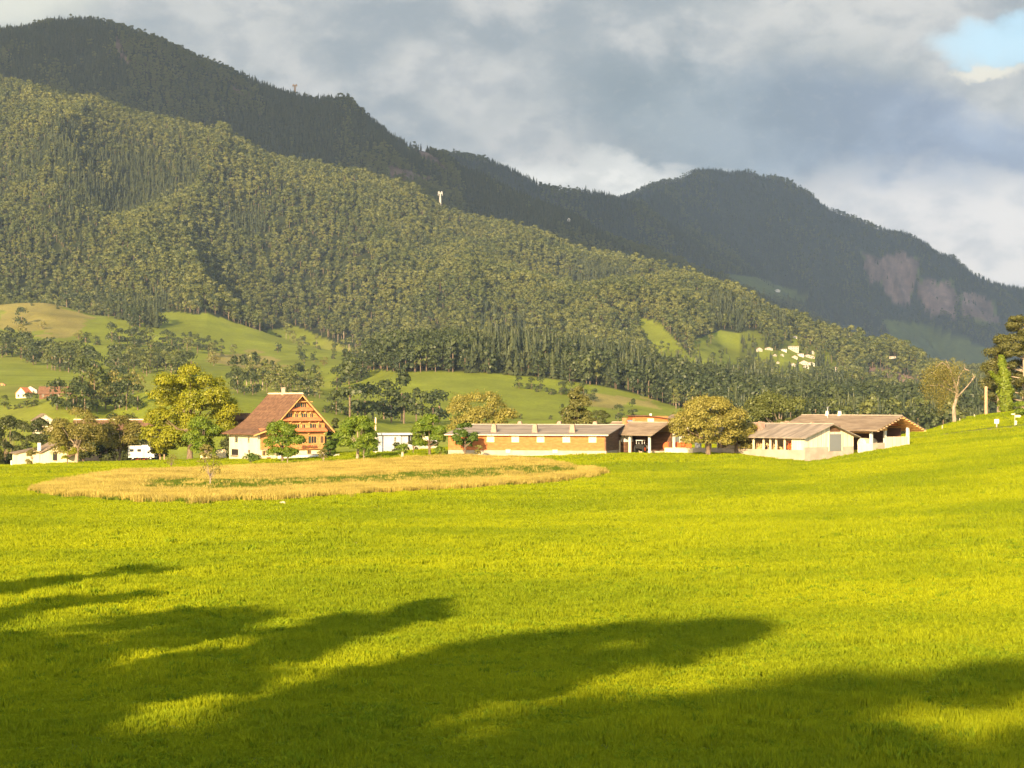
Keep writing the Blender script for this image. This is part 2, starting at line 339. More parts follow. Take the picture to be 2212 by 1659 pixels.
def leafmat(name, c1, c2, scale=.5, trans=.3, rnd=.5, rough=.6, gloss=.03, pos=0, pmix=.35):
    m = bpy.data.materials.new(name); m.use_nodes = True; t = NT(m.node_tree); t.n.clear()
    o = t.new('ShaderNodeOutputMaterial'); tc = t.new('ShaderNodeTexCoord'); oi = t.new('ShaderNodeObjectInfo')
    n = t.noise(tc.outputs['Object'], scale, 3, .6); gm = t.new('ShaderNodeNewGeometry')
    f = t.math('ADD', t.math('MULTIPLY', t.sm(n, .3, .7), 1-rnd), t.math('MULTIPLY', oi.outputs['Random'], rnd))
    if pos: f = t.math('ADD', t.math('MULTIPLY', f, 1-pmix), t.math('MULTIPLY', t.sm(t.noise(gm.outputs['Position'], pos, 4, .6), .35, .65), pmix))
    c = t.mix(f, c1, c2); hs = t.new('ShaderNodeHueSaturation'); t.put(hs.inputs['Color'], c)
    t.put(hs.inputs['Value'], t.math('ADD', .84, t.math('MULTIPLY', gm.outputs['Random Per Island'], .32)))
    c = hs.outputs[0]
    d = t.new('ShaderNodeBsdfDiffuse'); t.put(d.inputs[0], c); tr = t.new('ShaderNodeBsdfTranslucent'); t.put(tr.inputs[0], t.mix(.5, c, (c2[0]*1.3, c2[1]*1.3, c2[2]*.6)))
    gl = t.new('ShaderNodeBsdfGlossy'); gl.inputs['Roughness'].default_value = .45; t.put(gl.inputs[0], (.5, .5, .45))
    mx = t.new('ShaderNodeMixShader'); mx.inputs[0].default_value = trans; t.l.new(d.outputs[0], mx.inputs[1]); t.l.new(tr.outputs[0], mx.inputs[2])
    m2 = t.new('ShaderNodeMixShader'); m2.inputs[0].default_value = gloss; t.l.new(mx.outputs[0], m2.inputs[1]); t.l.new(gl.outputs[0], m2.inputs[2])
    t.l.new(m2.outputs[0], o.inputs[0]); return m

# ------------------------------------------------------------------ ground sheet
nY, nU = TX.shape
Vt = np.stack([TX, TY, TZ], -1).reshape(-1, 3)
ii, jj = np.meshgrid(np.arange(nY-1), np.arange(nU-1), indexing='ij'); b0 = (ii*nU+jj).ravel()
Ft = np.stack([b0, b0+1, b0+nU+1, b0+nU], -1)
Uu = np.repeat(us[None], nY, 0); wf = woods(Uu, TV, TY); wf = np.where(wf > .3, 1, wf); wf = np.where((TY > 2960) & ~anyp(Uu, TV, mead) & ~inpoly(Uu, TV, village) & ~anyp(Uu, TV, rock), 1, wf)
n_a = fbm(TX/60, TY/90, 4, 3); n_b = fbm(TX/220+5, TY/300, 4, 9)
base = np.array([.20, .235, .020]); n_c = fbm(TX/22, TY/26, 3, 15)
cg = base*(1+.5*n_b[..., None])*(1+.55*n_a[..., None])*(1+.35*n_c[..., None])
dry = np.clip(n_b*3+n_a*1.5-.05, 0, 1)[..., None]*(TY > 1000)[..., None]
cg = cg*(1-dry*.55)+np.array([.20, .18, .05])*dry*.55
cg = np.where((TY < 560)[..., None], np.array([.17, .22, .010])*(1+.25*n_a[..., None]), cg)
wu = Uu+26*fbm(TX/35, TY/60, 3, 21)*2; wv = TV+12*fbm(TX/30+9, TY/60, 3, 22)*2
cg = np.where((anyp(wu, wv, tanp) & (TY > 1300) & (TY < 3100))[..., None], cg*.45+np.array([.19, .135, .055])*(1+.8*n_a[..., None]), cg)
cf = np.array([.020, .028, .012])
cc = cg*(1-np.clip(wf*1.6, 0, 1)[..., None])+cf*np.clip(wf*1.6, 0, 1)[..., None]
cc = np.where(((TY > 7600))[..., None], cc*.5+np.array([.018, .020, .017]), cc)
rk = (anyp(Uu+14*fbm(TX/90, TZ/60, 3, 46)*2, TV+12*fbm(TX/70+4, TZ/50, 3, 47)*2, rock) & (TY > 2400))
streak = (fbm(TX/22, TZ/160, 4, 41)+.8*fbm(TX/90, TZ/9, 3, 43))[..., None]
cc = np.where(rk[..., None], np.array([.20, .130, .105])*(1+1.5*streak), cc)
cc = np.clip(cc, 0.004, 1)
gm_ = bpy.data.materials.new('land_cover'); gm_.use_nodes = True; t = NT(gm_.node_tree); b = t.n['Principled BSDF']
b.inputs['Roughness'].default_value = .95; b.inputs['Specular IOR Level'].default_value = .1
at = t.new('ShaderNodeAttribute', attribute_name='cover'); geo = t.new('ShaderNodeNewGeometry')
nA = t.noise(geo.outputs['Position'], .35, 6, .65); nB = t.noise(geo.outputs['Position'], .06, 5, .6)
c = t.mix(t.math('MULTIPLY', t.sm(nA, .3, .7), .35), at.outputs['Color'], (0.0, 0.0, 0.0)); c = t.mix(t.math('MULTIPLY', t.sm(nB, .45, .75), .25), c, (.20, .20, .02), 'ADD' if False else 'MIX')
mp_ = t.new('ShaderNodeMapping'); t.l.new(geo.outputs['Position'], mp_.inputs[0]); mp_.inputs['Scale'].default_value = (.02, .012, .03)
nC = t.noise(mp_.outputs[0], 1.0, 7, .7, .6); hv = t.new('ShaderNodeHueSaturation'); t.put(hv.inputs['Color'], t.mix(.75, at.outputs['Color'], c)); t.put(hv.inputs['Value'], t.math('ADD', .45, t.math('MULTIPLY', nC, 1.1)))
t.put(b.inputs['Base Color'], hv.outputs[0])
bn = t.new('ShaderNodeBump'); bn.inputs['Strength'].default_value = .5; bn.inputs['Distance'].default_value = .3; t.l.new(nA, bn.inputs['Height']); t.l.new(bn.outputs[0], b.inputs['Normal'])
me = mesh_np('ground', Vt, Ft, gm_, smooth=True)
ca = me.color_attributes.new('cover', 'FLOAT_COLOR', 'POINT'); ca.data.foreach_set('color', np.concatenate([cc.reshape(-1, 3), np.ones((nY*nU, 1))], 1).astype(np.float32).ravel())
tag(link('ground', me), 'valley meadow rising through foothills to wooded mountains', 'ground', kind='structure')

# ------------------------------------------------------------------ plants: crown and trunk makers
def leafquads(pts, nrm, size, rg, jit=.9, aspect=.75):
    n = len(pts); nr = nrm+rg.normal(0, jit, (n, 3))*.5; nr /= np.linalg.norm(nr, axis=1)[:, None]+1e-9
    r = rg.normal(0, 1, (n, 3)); a = np.cross(nr, r); a /= np.linalg.norm(a, axis=1)[:, None]+1e-9; c = np.cross(nr, a)
    s = (size*rg.uniform(.6, 1.4, n))[:, None]
    V = np.stack([pts-a*s*.5, pts-c*s*.5*aspect+nr*s*.12, pts+a*s*.5, pts+c*s*.5*aspect+nr*s*.12], 1).reshape(-1, 3)
    return V, np.arange(4*n).reshape(n, 4)
def crown_pts(H, W, n, rg, z0=.25, lobes=26, lobe=.28, shape='round', flat=1.0):
    C = []; Rr = []
    for k in range(lobes*6):
        if len(C) >= lobes: break
        h = rg.uniform(0, 1)
        if shape == 'round': r = math.sqrt(max(0, 1-(2*h-.85)**2/1.45))
        elif shape == 'cone': r = (1-h)**.8*.95+.08
        elif shape == 'column': r = min(1, 1.25*math.sqrt(max(0, 1-h)))*(.7+.3*min(1, h*4))
        else: r = .55+.45*math.sin(h*3.0)
        a = rg.uniform(0, 6.283); q = r*math.sqrt(rg.uniform(.25, 1))*(1-lobe*.8)
        C.append((q*math.cos(a)*W/2, q*math.sin(a)*W/2*flat, H*(z0+(1-z0)*(h*.88+.04)))); Rr.append(lobe*W/2*rg.uniform(.7, 1.35)*(1.0 if shape != 'cone' else (.55+.6*(1-h))))
    C = np.array(C); Rr = np.array(Rr); pk = rg.choice(len(C), n, p=Rr**2/np.sum(Rr**2))
    d = rg.normal(0, 1, (n, 3)); d /= np.linalg.norm(d, axis=1)[:, None]; d[:, 2] = np.where(d[:, 2] < -.22, -d[:, 2], d[:, 2])
    rr = Rr[pk]*np.where(rg.random(n) < .12, rg.uniform(1, 1.35, n), rg.uniform(.7, 1.04, n))
    p = C[pk]+d*rr[:, None]*np.array([1, 1, .85]); return p, d, C, Rr
def trunk_mb(H, rt, C, rg, n=6, limbs=6, m=0, lean=0.0, mb=None):
    mb = mb or MB(); top = Vector((lean*H, 0, H*.72)); mid = Vector((lean*H*.4+rg.normal(0, .02)*H, rg.normal(0, .02)*H, H*.36))
    mb.tube([(0, 0, -.5), (0, 0, .05*H), mid, top], [rt*1.35, rt, rt*.72, rt*.15], n, m)
    if len(C):
        for k in rg.choice(len(C), min(limbs, len(C)), replace=False):
            st = Vector((0, 0, H*.12)).lerp(mid, rg.uniform(.5, 1)); e = Vector(C[k]); md = st.lerp(e, .5)+Vector((0, 0, -.03*H))
            mb.tube([st, md, e], [rt*.5, rt*.3, rt*.06], 5, m)
    return mb
BARK = mat('bark', (.11, .075, .045), .9, (.19, .14, .09), 3, (1, 1, .3), .4)
BARKL = mat('pale_bark', (.22, .16, .11), .9, (.34, .27, .19), 2, (1, 1, .3), .3)
L = {
 'lime': leafmat('lime_leaves', (.155, .175, .010), (.275, .268, .016), .35, .28, .1),
 'fruit': leafmat('fruit_tree_leaves', (.085, .145, .012), (.185, .235, .020), .7, .3, .2),
 'fruitd': leafmat('dark_fruit_tree_leaves', (.045, .085, .012), (.10, .15, .02), .7, .3, .2),
 'autumn': leafmat('yellowing_leaves', (.135, .125, .028), (.22, .19, .045), .5, .25, .2),
 'pale': leafmat('pale_bush_leaves', (.19, .175, .035), (.29, .25, .055), .5, .25, .2),
 'dark': leafmat('shade_tree_leaves', (.04, .05, .018), (.08, .09, .025), .3, .2, .5),
 'wood': leafmat('woodland_leaves', (.050, .072, .020), (.160, .165, .042), .12, .2, .6, pos=.008, pmix=.5),
 'woodd': leafmat('dark_woodland_leaves', (.030, .045, .018), (.070, .085, .026), .12, .2, .6, pos=.010),  # extra dark: the valley wood's shading is partly in this colour
 'needle': leafmat('spruce_needles', (.030, .042, .020), (.070, .080, .030), .12, .1, .8),
 'pine': leafmat('pine_needles', (.065, .070, .020), (.130, .125, .032), .6, .12, .2),
 'ivy': leafmat('ivy_leaves', (.11, .155, .012), (.20, .24, .02), .8, .3, .1),
}
def tree_data(name, H, W, n, size, leaf, seed, shape='round', z0=.22, lobes=26, lobe=.3, rt=None, limbs=8, bark=None, lean=0, jit=.9):
    rg = np.random.default_rng(seed); p, d, C, Rr = crown_pts(H, W, n, rg, z0, lobes, lobe, shape)
    V, Q = leafquads(p, d, size, rg, jit)
    return mesh_np(name+'_crown', V, Q, L[leaf]), trunk_mb(H, rt or H*.022, C, rg, 8, limbs, lean=lean).mesh(name+'_trunk', bark or BARK)
def near_tree(name, label, u, Y, vtop, wpx, leaf, seed, n=5000, size=.42, cat='tree', vbase=None, zb=None, group=None, **kw):
    X = XU(u, Y); z = g1(X, Y) if zb is None else zb
    H = (V0-vtop)/F*Y-z; W = wpx/F*Y*1.14
    cr, tr = tree_data(name, H, W, int(n*1.9), size*.72, leaf, seed, **kw)
    o = thing(name, label, cat, (X, Y, z), group=group); link('crown', cr, o); link('trunk', tr, o); return o

# ------------------------------------------------------------------ far woodland archetypes (one mesh each)
def far_tree(name, H, W, n, size, leaf, seed, shape, lobes, lobe, z0=.2, bark=None, rt=.35):
    rg = np.random.default_rng(seed); p, d, C, Rr = crown_pts(H, W, n, rg, z0, lobes, lobe, shape); V, Q = leafquads(p, d, size, rg, .5)
    k = 5; tb = rt; tv = [(tb*math.cos(a*6.283/k), tb*math.sin(a*6.283/k), z) for z in (-2, H*.55) for a in range(k)]; tv = np.array(tv); tf = [(a, (a+1) % k, (a+1) % k+k, a+k) for a in range(k)]
    VV = np.concatenate([V, tv]); QQ = np.concatenate([Q, np.array(tf)+len(V)])
    return mesh_np(name, VV, QQ, [L[leaf], bark or BARK], [0]*len(Q)+[1]*k)
def spruce(name, H, W, seed, leaf='needle', tiers=9, per=9):
    rg = np.random.default_rng(seed); V = []; Q = []
    for k in range(tiers):
        h = H*(.08+.92*(k/tiers)**.95); r = W/2*(1-(k/tiers))**.85+.15
        for q in range(per):
            a = rg.uniform(0, 6.283); rr = r*rg.uniform(.75, 1.25); wd = rr*.55+.2; dz = rr*.35; up = H/tiers*1.35
            ca, sa = math.cos(a), math.sin(a); b = len(V)
            V += [(0, 0, h+up), (ca*rr*.6-sa*wd*.6, sa*rr*.6+ca*wd*.6, h+dz*.2), (ca*rr, sa*rr, h-dz), (ca*rr*.6+sa*wd*.6, sa*rr*.6-ca*wd*.6, h+dz*.2)]
            Q.append((b, b+1, b+2, b+3))
    b = len(V); V += [(.3*math.cos(a*2.09), .3*math.sin(a*2.09), z) for z in (-2, H*.5) for a in range(3)]; tf = [(b+a, b+(a+1) % 3, b+(a+1) % 3+3, b+a+3) for a in range(3)]
    return mesh_np(name, V, Q+tf, [L[leaf], BARK], [0]*len(Q)+[1]*3)
arch = []
for k, (H, W, lf) in enumerate([(19, 13, 'wood'), (23, 13, 'wood'), (17, 12, 'woodd'), (22, 10, 'wood')]):
    arch.append(far_tree('woodland_tree', H, W, 300, 1.9, lf, 100+k, 'round' if k != 3 else 'column', 9, .46, z0=.12))
for k, (H, W, lf) in enumerate([(21, 8.5, 'needle'), (18, 7.5, 'needle'), (24, 9, 'needle')]): arch.append(spruce('spruce', H, W, 200+k, lf))
arch.append(far_tree('tall_stemmed_tree', 24, 8, 200, 1.6, 'wood', 300, 'column', 8, .5, z0=.40, bark=BARKL, rt=.26))
arch.append(far_tree('woodland_tree', 20, 13, 300, 1.7, 'woodd', 311, 'round', 11, .42, z0=.08))
ac = bpy.data.collections.new('woodland_kinds')
for k, m_ in enumerate(arch):
    o = bpy.data.objects.new('kind_%02d' % k, m_); ac.objects.link(o)
def scatter_object(name, pts, rotz, scl, idx, collection, label, cat, tilt=None):
    me = bpy.data.meshes.new(name); me.vertices.add(len(pts)); me.vertices.foreach_set('co', np.asarray(pts, np.float32).ravel())
    def fa(nm, typ, data, key='value'):
        a = me.attributes.new(nm, typ, 'POINT'); a.data.foreach_set(key, np.ascontiguousarray(data).ravel())
    rot = np.zeros((len(pts), 3), np.float32); rot[:, 2] = rotz
    if tilt is not None: rot[:, :2] = tilt
    fa('spin', 'FLOAT_VECTOR', rot, 'vector'); fa('size', 'FLOAT_VECTOR', np.asarray(scl, np.float32), 'vector'); fa('pick', 'INT', np.asarray(idx, np.int32))
    o = link(name, me); tag(o, label, cat, kind='stuff')
    ng = bpy.data.node_groups.new(name+'_planting', 'GeometryNodeTree'); N = ng.nodes; K = ng.links
    ng.interface.new_socket('Geometry', in_out='INPUT', socket_type='NodeSocketGeometry'); ng.interface.new_socket('Geometry', in_out='OUTPUT', socket_type='NodeSocketGeometry')
    gi = N.new('NodeGroupInput'); go = N.new('NodeGroupOutput'); ip = N.new('GeometryNodeInstanceOnPoints'); ci = N.new('GeometryNodeCollectionInfo')
    ci.inputs['Collection'].default_value = collection; ci.inputs['Separate Children'].default_value = True; ci.inputs['Reset Children'].default_value = True; ip.inputs['Pick Instance'].default_value = True
    def na(nm, dt):
        n = N.new('GeometryNodeInputNamedAttribute'); n.data_type = dt; n.inputs['Name'].default_value = nm; return n.outputs['Attribute']
    K.new(gi.outputs[0], ip.inputs['Points']); K.new(ci.outputs[0], ip.inputs['Instance']); K.new(na('pick', 'INT'), ip.inputs['Instance Index'])
    K.new(na('spin', 'FLOAT_VECTOR'), ip.inputs['Rotation']); K.new(na('size', 'FLOAT_VECTOR'), ip.inputs['Scale']); K.new(ip.outputs[0], go.inputs[0])
    md = o.modifiers.new('planting', 'NODES'); md.node_group = ng; return o
def wedge(n, Y0, Y1, ua=-90, ub=2300):
    Y = np.sqrt(rng.uniform(Y0**2, Y1**2, n)); u = rng.uniform(ua, ub, n); return (u-U0)/F*Y, Y, u
def wood(name, n, Y0, Y1, label, keep=1.0, size=1.0, conif=.3, kinds=(0, 1, 2, 3)):
    X, Y, u = wedge(n, Y0, Y1); z = gz(X, Y); v = V0-F*z/Y; f = woods(u, v, Y)
    H = 20*size; vt = V0-F*(z+H)/Y; hid = gz(X, Y*.985, HID)
    pale = anyp(u, v, tanp[2:3]) | ((Y > 2700) & (Y < 2960) & (u > 560) & (u < 850))
    ok = (rng.random(n) < f*keep) & (vt < hid-1)
    X, Y, u, z, pale = X[ok], Y[ok], u[ok], z[ok], pale[ok]; k = len(X)
    mixn = fbm(X/170, Y/420, 3, 55)+rng.normal(0, .05, k)-gz(X, Y, GUL)*.25; cf = mixn > np.quantile(mixn, 1-conif)
    idx = np.where(cf, rng.integers(4, 7, k), rng.choice(kinds, k)); idx = np.where(pale & (rng.random(k) < .7), 7, idx)
    s = size*rng.uniform(.6, 1.2, k)*(1+.5*fbm(X/120, Y/160, 3, 66)); S = np.stack([s*rng.uniform(.85, 1.15, k), s*rng.uniform(.85, 1.15, k), s*rng.uniform(.85, 1.15, k)], 1)
    scatter_object(name, np.stack([X, Y, z-.5], 1), rng.uniform(0, 6.28, k), S, idx, ac, label, 'woodland'); return k
c1 = wood('forest', 46000, 2650, 4480, 'mixed broadleaf and conifer forest covering the sunlit mountain spur', conif=.16, size=.88)
c2 = wood('forest', 52000, 4900, 6400, 'dark conifer forest on the shaded mountain behind the spur', conif=.6, size=.85)
c3 = wood('forest', 62000, 7400, 11100, 'thin dark forest on the hazy far mountain', conif=.6, size=.95)
c4 = wood('forest', 11000, 1600, 2300, 'dark wood crowning the hill above the sloping green meadow', conif=.25, size=1.12, kinds=(2, 2, 8, 8, 8))
c5 = wood('forest', 13000, 1100, 2640, 'dark green valley wood behind the cattle sheds', conif=.3, size=.8, kinds=(2, 8, 8, 0))
print('trees', c1, c2, c3, c4, c5)
# ------------------------------------------------------------------ haze, and an unseen cloud added to shade the rear mountains
hz = MB().box(-3600, 3600, -220, 13500, -75, 1420); ho = hz.obj('haze', [])
hm = bpy.data.materials.new('haze'); hm.use_nodes = True; t = NT(hm.node_tree); t.n.clear(); o_ = t.new('ShaderNodeOutputMaterial'); pv = t.new('ShaderNodeVolumePrincipled')
pv.inputs['Color'].default_value = (.53, .71, .98, 1); pv.inputs['Density'].default_value = 3.3e-5; pv.inputs['Anisotropy'].default_value = .1
t.l.new(pv.outputs[0], o_.inputs['Volume']); ho.data.materials.append(hm); tag(ho, kind='stuff', label='thin evening haze over the whole valley')
def shade_cloud():  # outline follows the wanted shadow edge, carried back toward the sun
    Zc = 3000.0; edge = []
    for u in [-500, 0, 200, 400, 600, 800, 1000, 1200, 1400, 1500, 1600, 1800, 2000, 2300, 2800]:
        Y = 4640.; X = XU(u, Y); z = g1(X, 4440.)-25 if u < 1450 else g1(XU(u, 5600), 5600.)-15
        if u >= 1450: Y = 4640.+(u-1450)*6; Y = min(Y, 6600); X = XU(u, Y)
        k = (Zc-z)/-L_dir.z; edge.append((X-L_dir.x*k, Y-L_dir.y*k))
    dense = []
    for a, b in zip(edge[:-1], edge[1:]):
        for q in range(8): tt = q/8; dense.append((a[0]+(b[0]-a[0])*tt, a[1]+(b[1]-a[1])*tt))
    dense.append(edge[-1]); bm = bmesh.new(); cols = []
    rg = np.random.default_rng(3)
    for i, (x, y) in enumerate(dense):
        far_y = 7200.; col = []
        for q in range(14):
            f = q/13; yy = y+(far_y-y)*f; xx = x+(0 if f == 0 else 0)+(x*1.1-x)*f+1300*f; bulge = 260*math.sin(math.pi*min(1, f*1.02+.01))*.8
            col.append((xx, yy, 3000+90*rg.normal()*(0 if f == 0 else 1), 3000+60+bulge+260*fbm(np.array([xx/700.]), np.array([yy/700.]), 3, 8)[0]+150))
        cols.append(col)
    n = len(cols); lo = [[bm.verts.new((p[0], p[1], p[2])) for p in c] for c in cols]; hi = [[bm.verts.new((p[0], p[1], p[3])) for p in c] for c in cols]
    for i in range(n-1):
        for q in range(13):
            bm.faces.new((lo[i][q], lo[i][q+1], lo[i+1][q+1], lo[i+1][q])); bm.faces.new((hi[i][q], hi[i+1][q], hi[i+1][q+1], hi[i][q+1]))
    for q in range(13):
        for i in (0, n-1): bm.faces.new((lo[i][q], hi[i][q], hi[i][q+1], lo[i][q+1]))
    for i in range(n-1):
        for q in (0, 13): bm.faces.new((lo[i][q], lo[i+1][q], hi[i+1][q], hi[i][q]))
    bmesh.ops.recalc_face_normals(bm, faces=bm.faces)
    me = bpy.data.meshes.new('shade_cloud'); bm.to_mesh(me); bm.free()
    m = bpy.data.materials.new('cloud'); m.use_nodes = True; q = NT(m.node_tree); q.n.clear(); oo = q.new('ShaderNodeOutputMaterial'); d = q.new('ShaderNodeBsdfDiffuse'); d.inputs[0].default_value = (.9, .9, .9, 1)
    tr = q.new('ShaderNodeBsdfTranslucent'); tr.inputs[0].default_value = (.9, .9, .92, 1); mx = q.new('ShaderNodeMixShader'); mx.inputs[0].default_value = .6
    q.l.new(d.outputs[0], mx.inputs[1]); q.l.new(tr.outputs[0], mx.inputs[2]); q.l.new(mx.outputs[0], oo.inputs[0]); me.materials.append(m)
    tag(link('shade_cloud', me), 'unseen cloud added high over the valley to shade the rear mountains', 'cloud', kind='stuff')
shade_cloud()

# ------------------------------------------------------------------ building materials
M = {
 'tile': mat('old_clay_tiles', (.125, .062, .034), .9, (.22, .12, .066), 1.4, (1, 1, 1), .5, planks=('Z', .22)),
 'tileg': mat('brown_grey_tiles', (.165, .118, .078), .9, (.26, .195, .13), 1.0, (1, .25, 1), .4, detail=6),
 'eternit': mat('weathered_sheet_roof', (.19, .155, .12), .85, (.32, .26, .20), .5, (.35, 1.6, 1), .3, detail=6),
 'render': mat('cream_render', (.74, .63, .40), .9, (.62, .52, .33), .5, (1, 1, .4), .2),
 'white': mat('white_render', (.66, .62, .55), .9, (.54, .50, .43), .4, (1, 1, .4), .15),
 'shingle': mat('warm_wood_shingles', (.43, .185, .058), .85, (.60, .31, .11), 2.2, (1, 1, 2), .5, planks=('Z', .35)),
 'pent': mat('red_painted_pent_roof', (.50, .14, .055), .8, (.62, .22, .09), 2, (1, 1, 1), .4),
 'beam': mat('ochre_timber', (.60, .30, .09), .8, (.72, .42, .15), 2, (1, 1, 1), .3),
 'board': mat('orange_brown_boards', (.46, .135, .038), .85, (.54, .19, .06), 1.2, (1, .3, 3), .4, planks=('Z', .25)),
 'darkboard': mat('dark_brown_boards', (.12, .062, .036), .9, (.19, .10, .055), 1.2, (1, .3, 3), .4, planks=('Z', .25)),  # also stands for shade on the long barn's gable ends
 'conc': mat('pale_concrete', (.42, .34, .26), .95, (.32, .26, .20), .5, (1, 1, 1), .3),
 'panel': mat('cream_timber_cladding', (.78, .66, .47), .85, (.66, .54, .36), .8, (3, 3, .3), .3, planks=('X', 1.1)),
 'glass': mat('dark_window_glass', (.02, .025, .03), .08, spec=.8),
 'shut': mat('dark_green_shutters', (.025, .055, .04), .6),
 'blind': mat('cream_window_boards', (.68, .58, .38), .8, (.60, .50, .32), 3),
 'steel': mat('grey_steel', (.34, .34, .33), .45, metal=.6),
 'paint': mat('white_vehicle_paint', (.50, .49, .46), .35, spec=.5),
 'tyre': mat('black_rubber', (.02, .02, .02), .9),
 'red': mat('orange_red_machine_paint', (.75, .13, .03), .5, (.6, .10, .03), 2),
 'nearblack': mat('near_black_and_shade', (.02, .018, .015), .95),  # near-black; carries painted shade on the hidden wall and cellar panel
 'wood': mat('grey_brown_wood', (.30, .20, .12), .9, (.42, .29, .17), 3, (1, 1, .3), .3),
 'greyw': mat('cool_grey_render', (.40, .40, .41), .9, (.33, .33, .34), .4),
 'vent': mat('salmon_roof_vent', (.36, .235, .165), .9, (.28, .18, .13), 1),
 'flower': mat('red_flowers', (.28, .03, .03), .8, (.05, .10, .02), 6),
 'hay': mat('pale_hay', (.62, .48, .22), .95, (.5, .36, .15), 3),
 'vill': mat('pale_village_render', (.42, .385, .31), .9, (.34, .31, .25), .4),
 'stone': mat('pinkish_stone', (.48, .34, .24), .95, (.6, .45, .33), 5, bump=.5),
 'solar': mat('blue_grey_panel', (.10, .14, .2), .2, spec=.6),
}
def tu(P0, ang, u): c, s = math.cos(ang), math.sin(ang); k = (u-U0)/F; return (k*P0[1]-P0[0])/(c-k*s)
def ZV(v, Y): return (V0-v)/F*Y
def window(par, x, z, w_, h_, face='front', shutters=0, wall=0.0, glass='glass', frame='beam', name='window'):
    """window on the local y=0 wall (front) or the local x=0 wall (left); origin of the frame on the wall face"""
    def T_(x0, x1, d0, d1, z0, z1, mb):
        return mb.box(x0, x1, wall-d1, wall-d0, z0, z1) if face == 'front' else (mb.box(wall-d1, wall-d0, x0, x1, z0, z1) if face == 'left' else mb.box(wall+d0, wall+d1, x0, x1, z0, z1))
    f = MB(); q = .07
    T_(x-w_/2-q, x+w_/2+q, .0, .07, z-h_/2-q, z-h_/2, f); T_(x-w_/2-q, x+w_/2+q, .0, .07, z+h_/2, z+h_/2+q, f)
    T_(x-w_/2-q, x-w_/2, .0, .06, z-h_/2, z+h_/2, f); T_(x+w_/2, x+w_/2+q, .0, .06, z-h_/2, z+h_/2, f); T_(x-.025, x+.025, .0, .055, z-h_/2, z+h_/2, f)
    fo = f.obj(name, M[frame], par); g_ = MB(); T_(x-w_/2+.001, x+w_/2-.001, .01, .03, z-h_/2+.001, z+h_/2-.001, g_); g_.obj('pane', M[glass], fo)
    for sd in ([-1, 1] if shutters == 2 else ([-1] if shutters == 1 else [])):
        s_ = MB(); xc = x+sd*(w_/2+q+w_*.28); T_(xc-w_*.25, xc+w_*.25, .0, .09, z-h_/2, z+h_/2, s_); s_.obj('shutter', M['shut'], fo)
    return fo

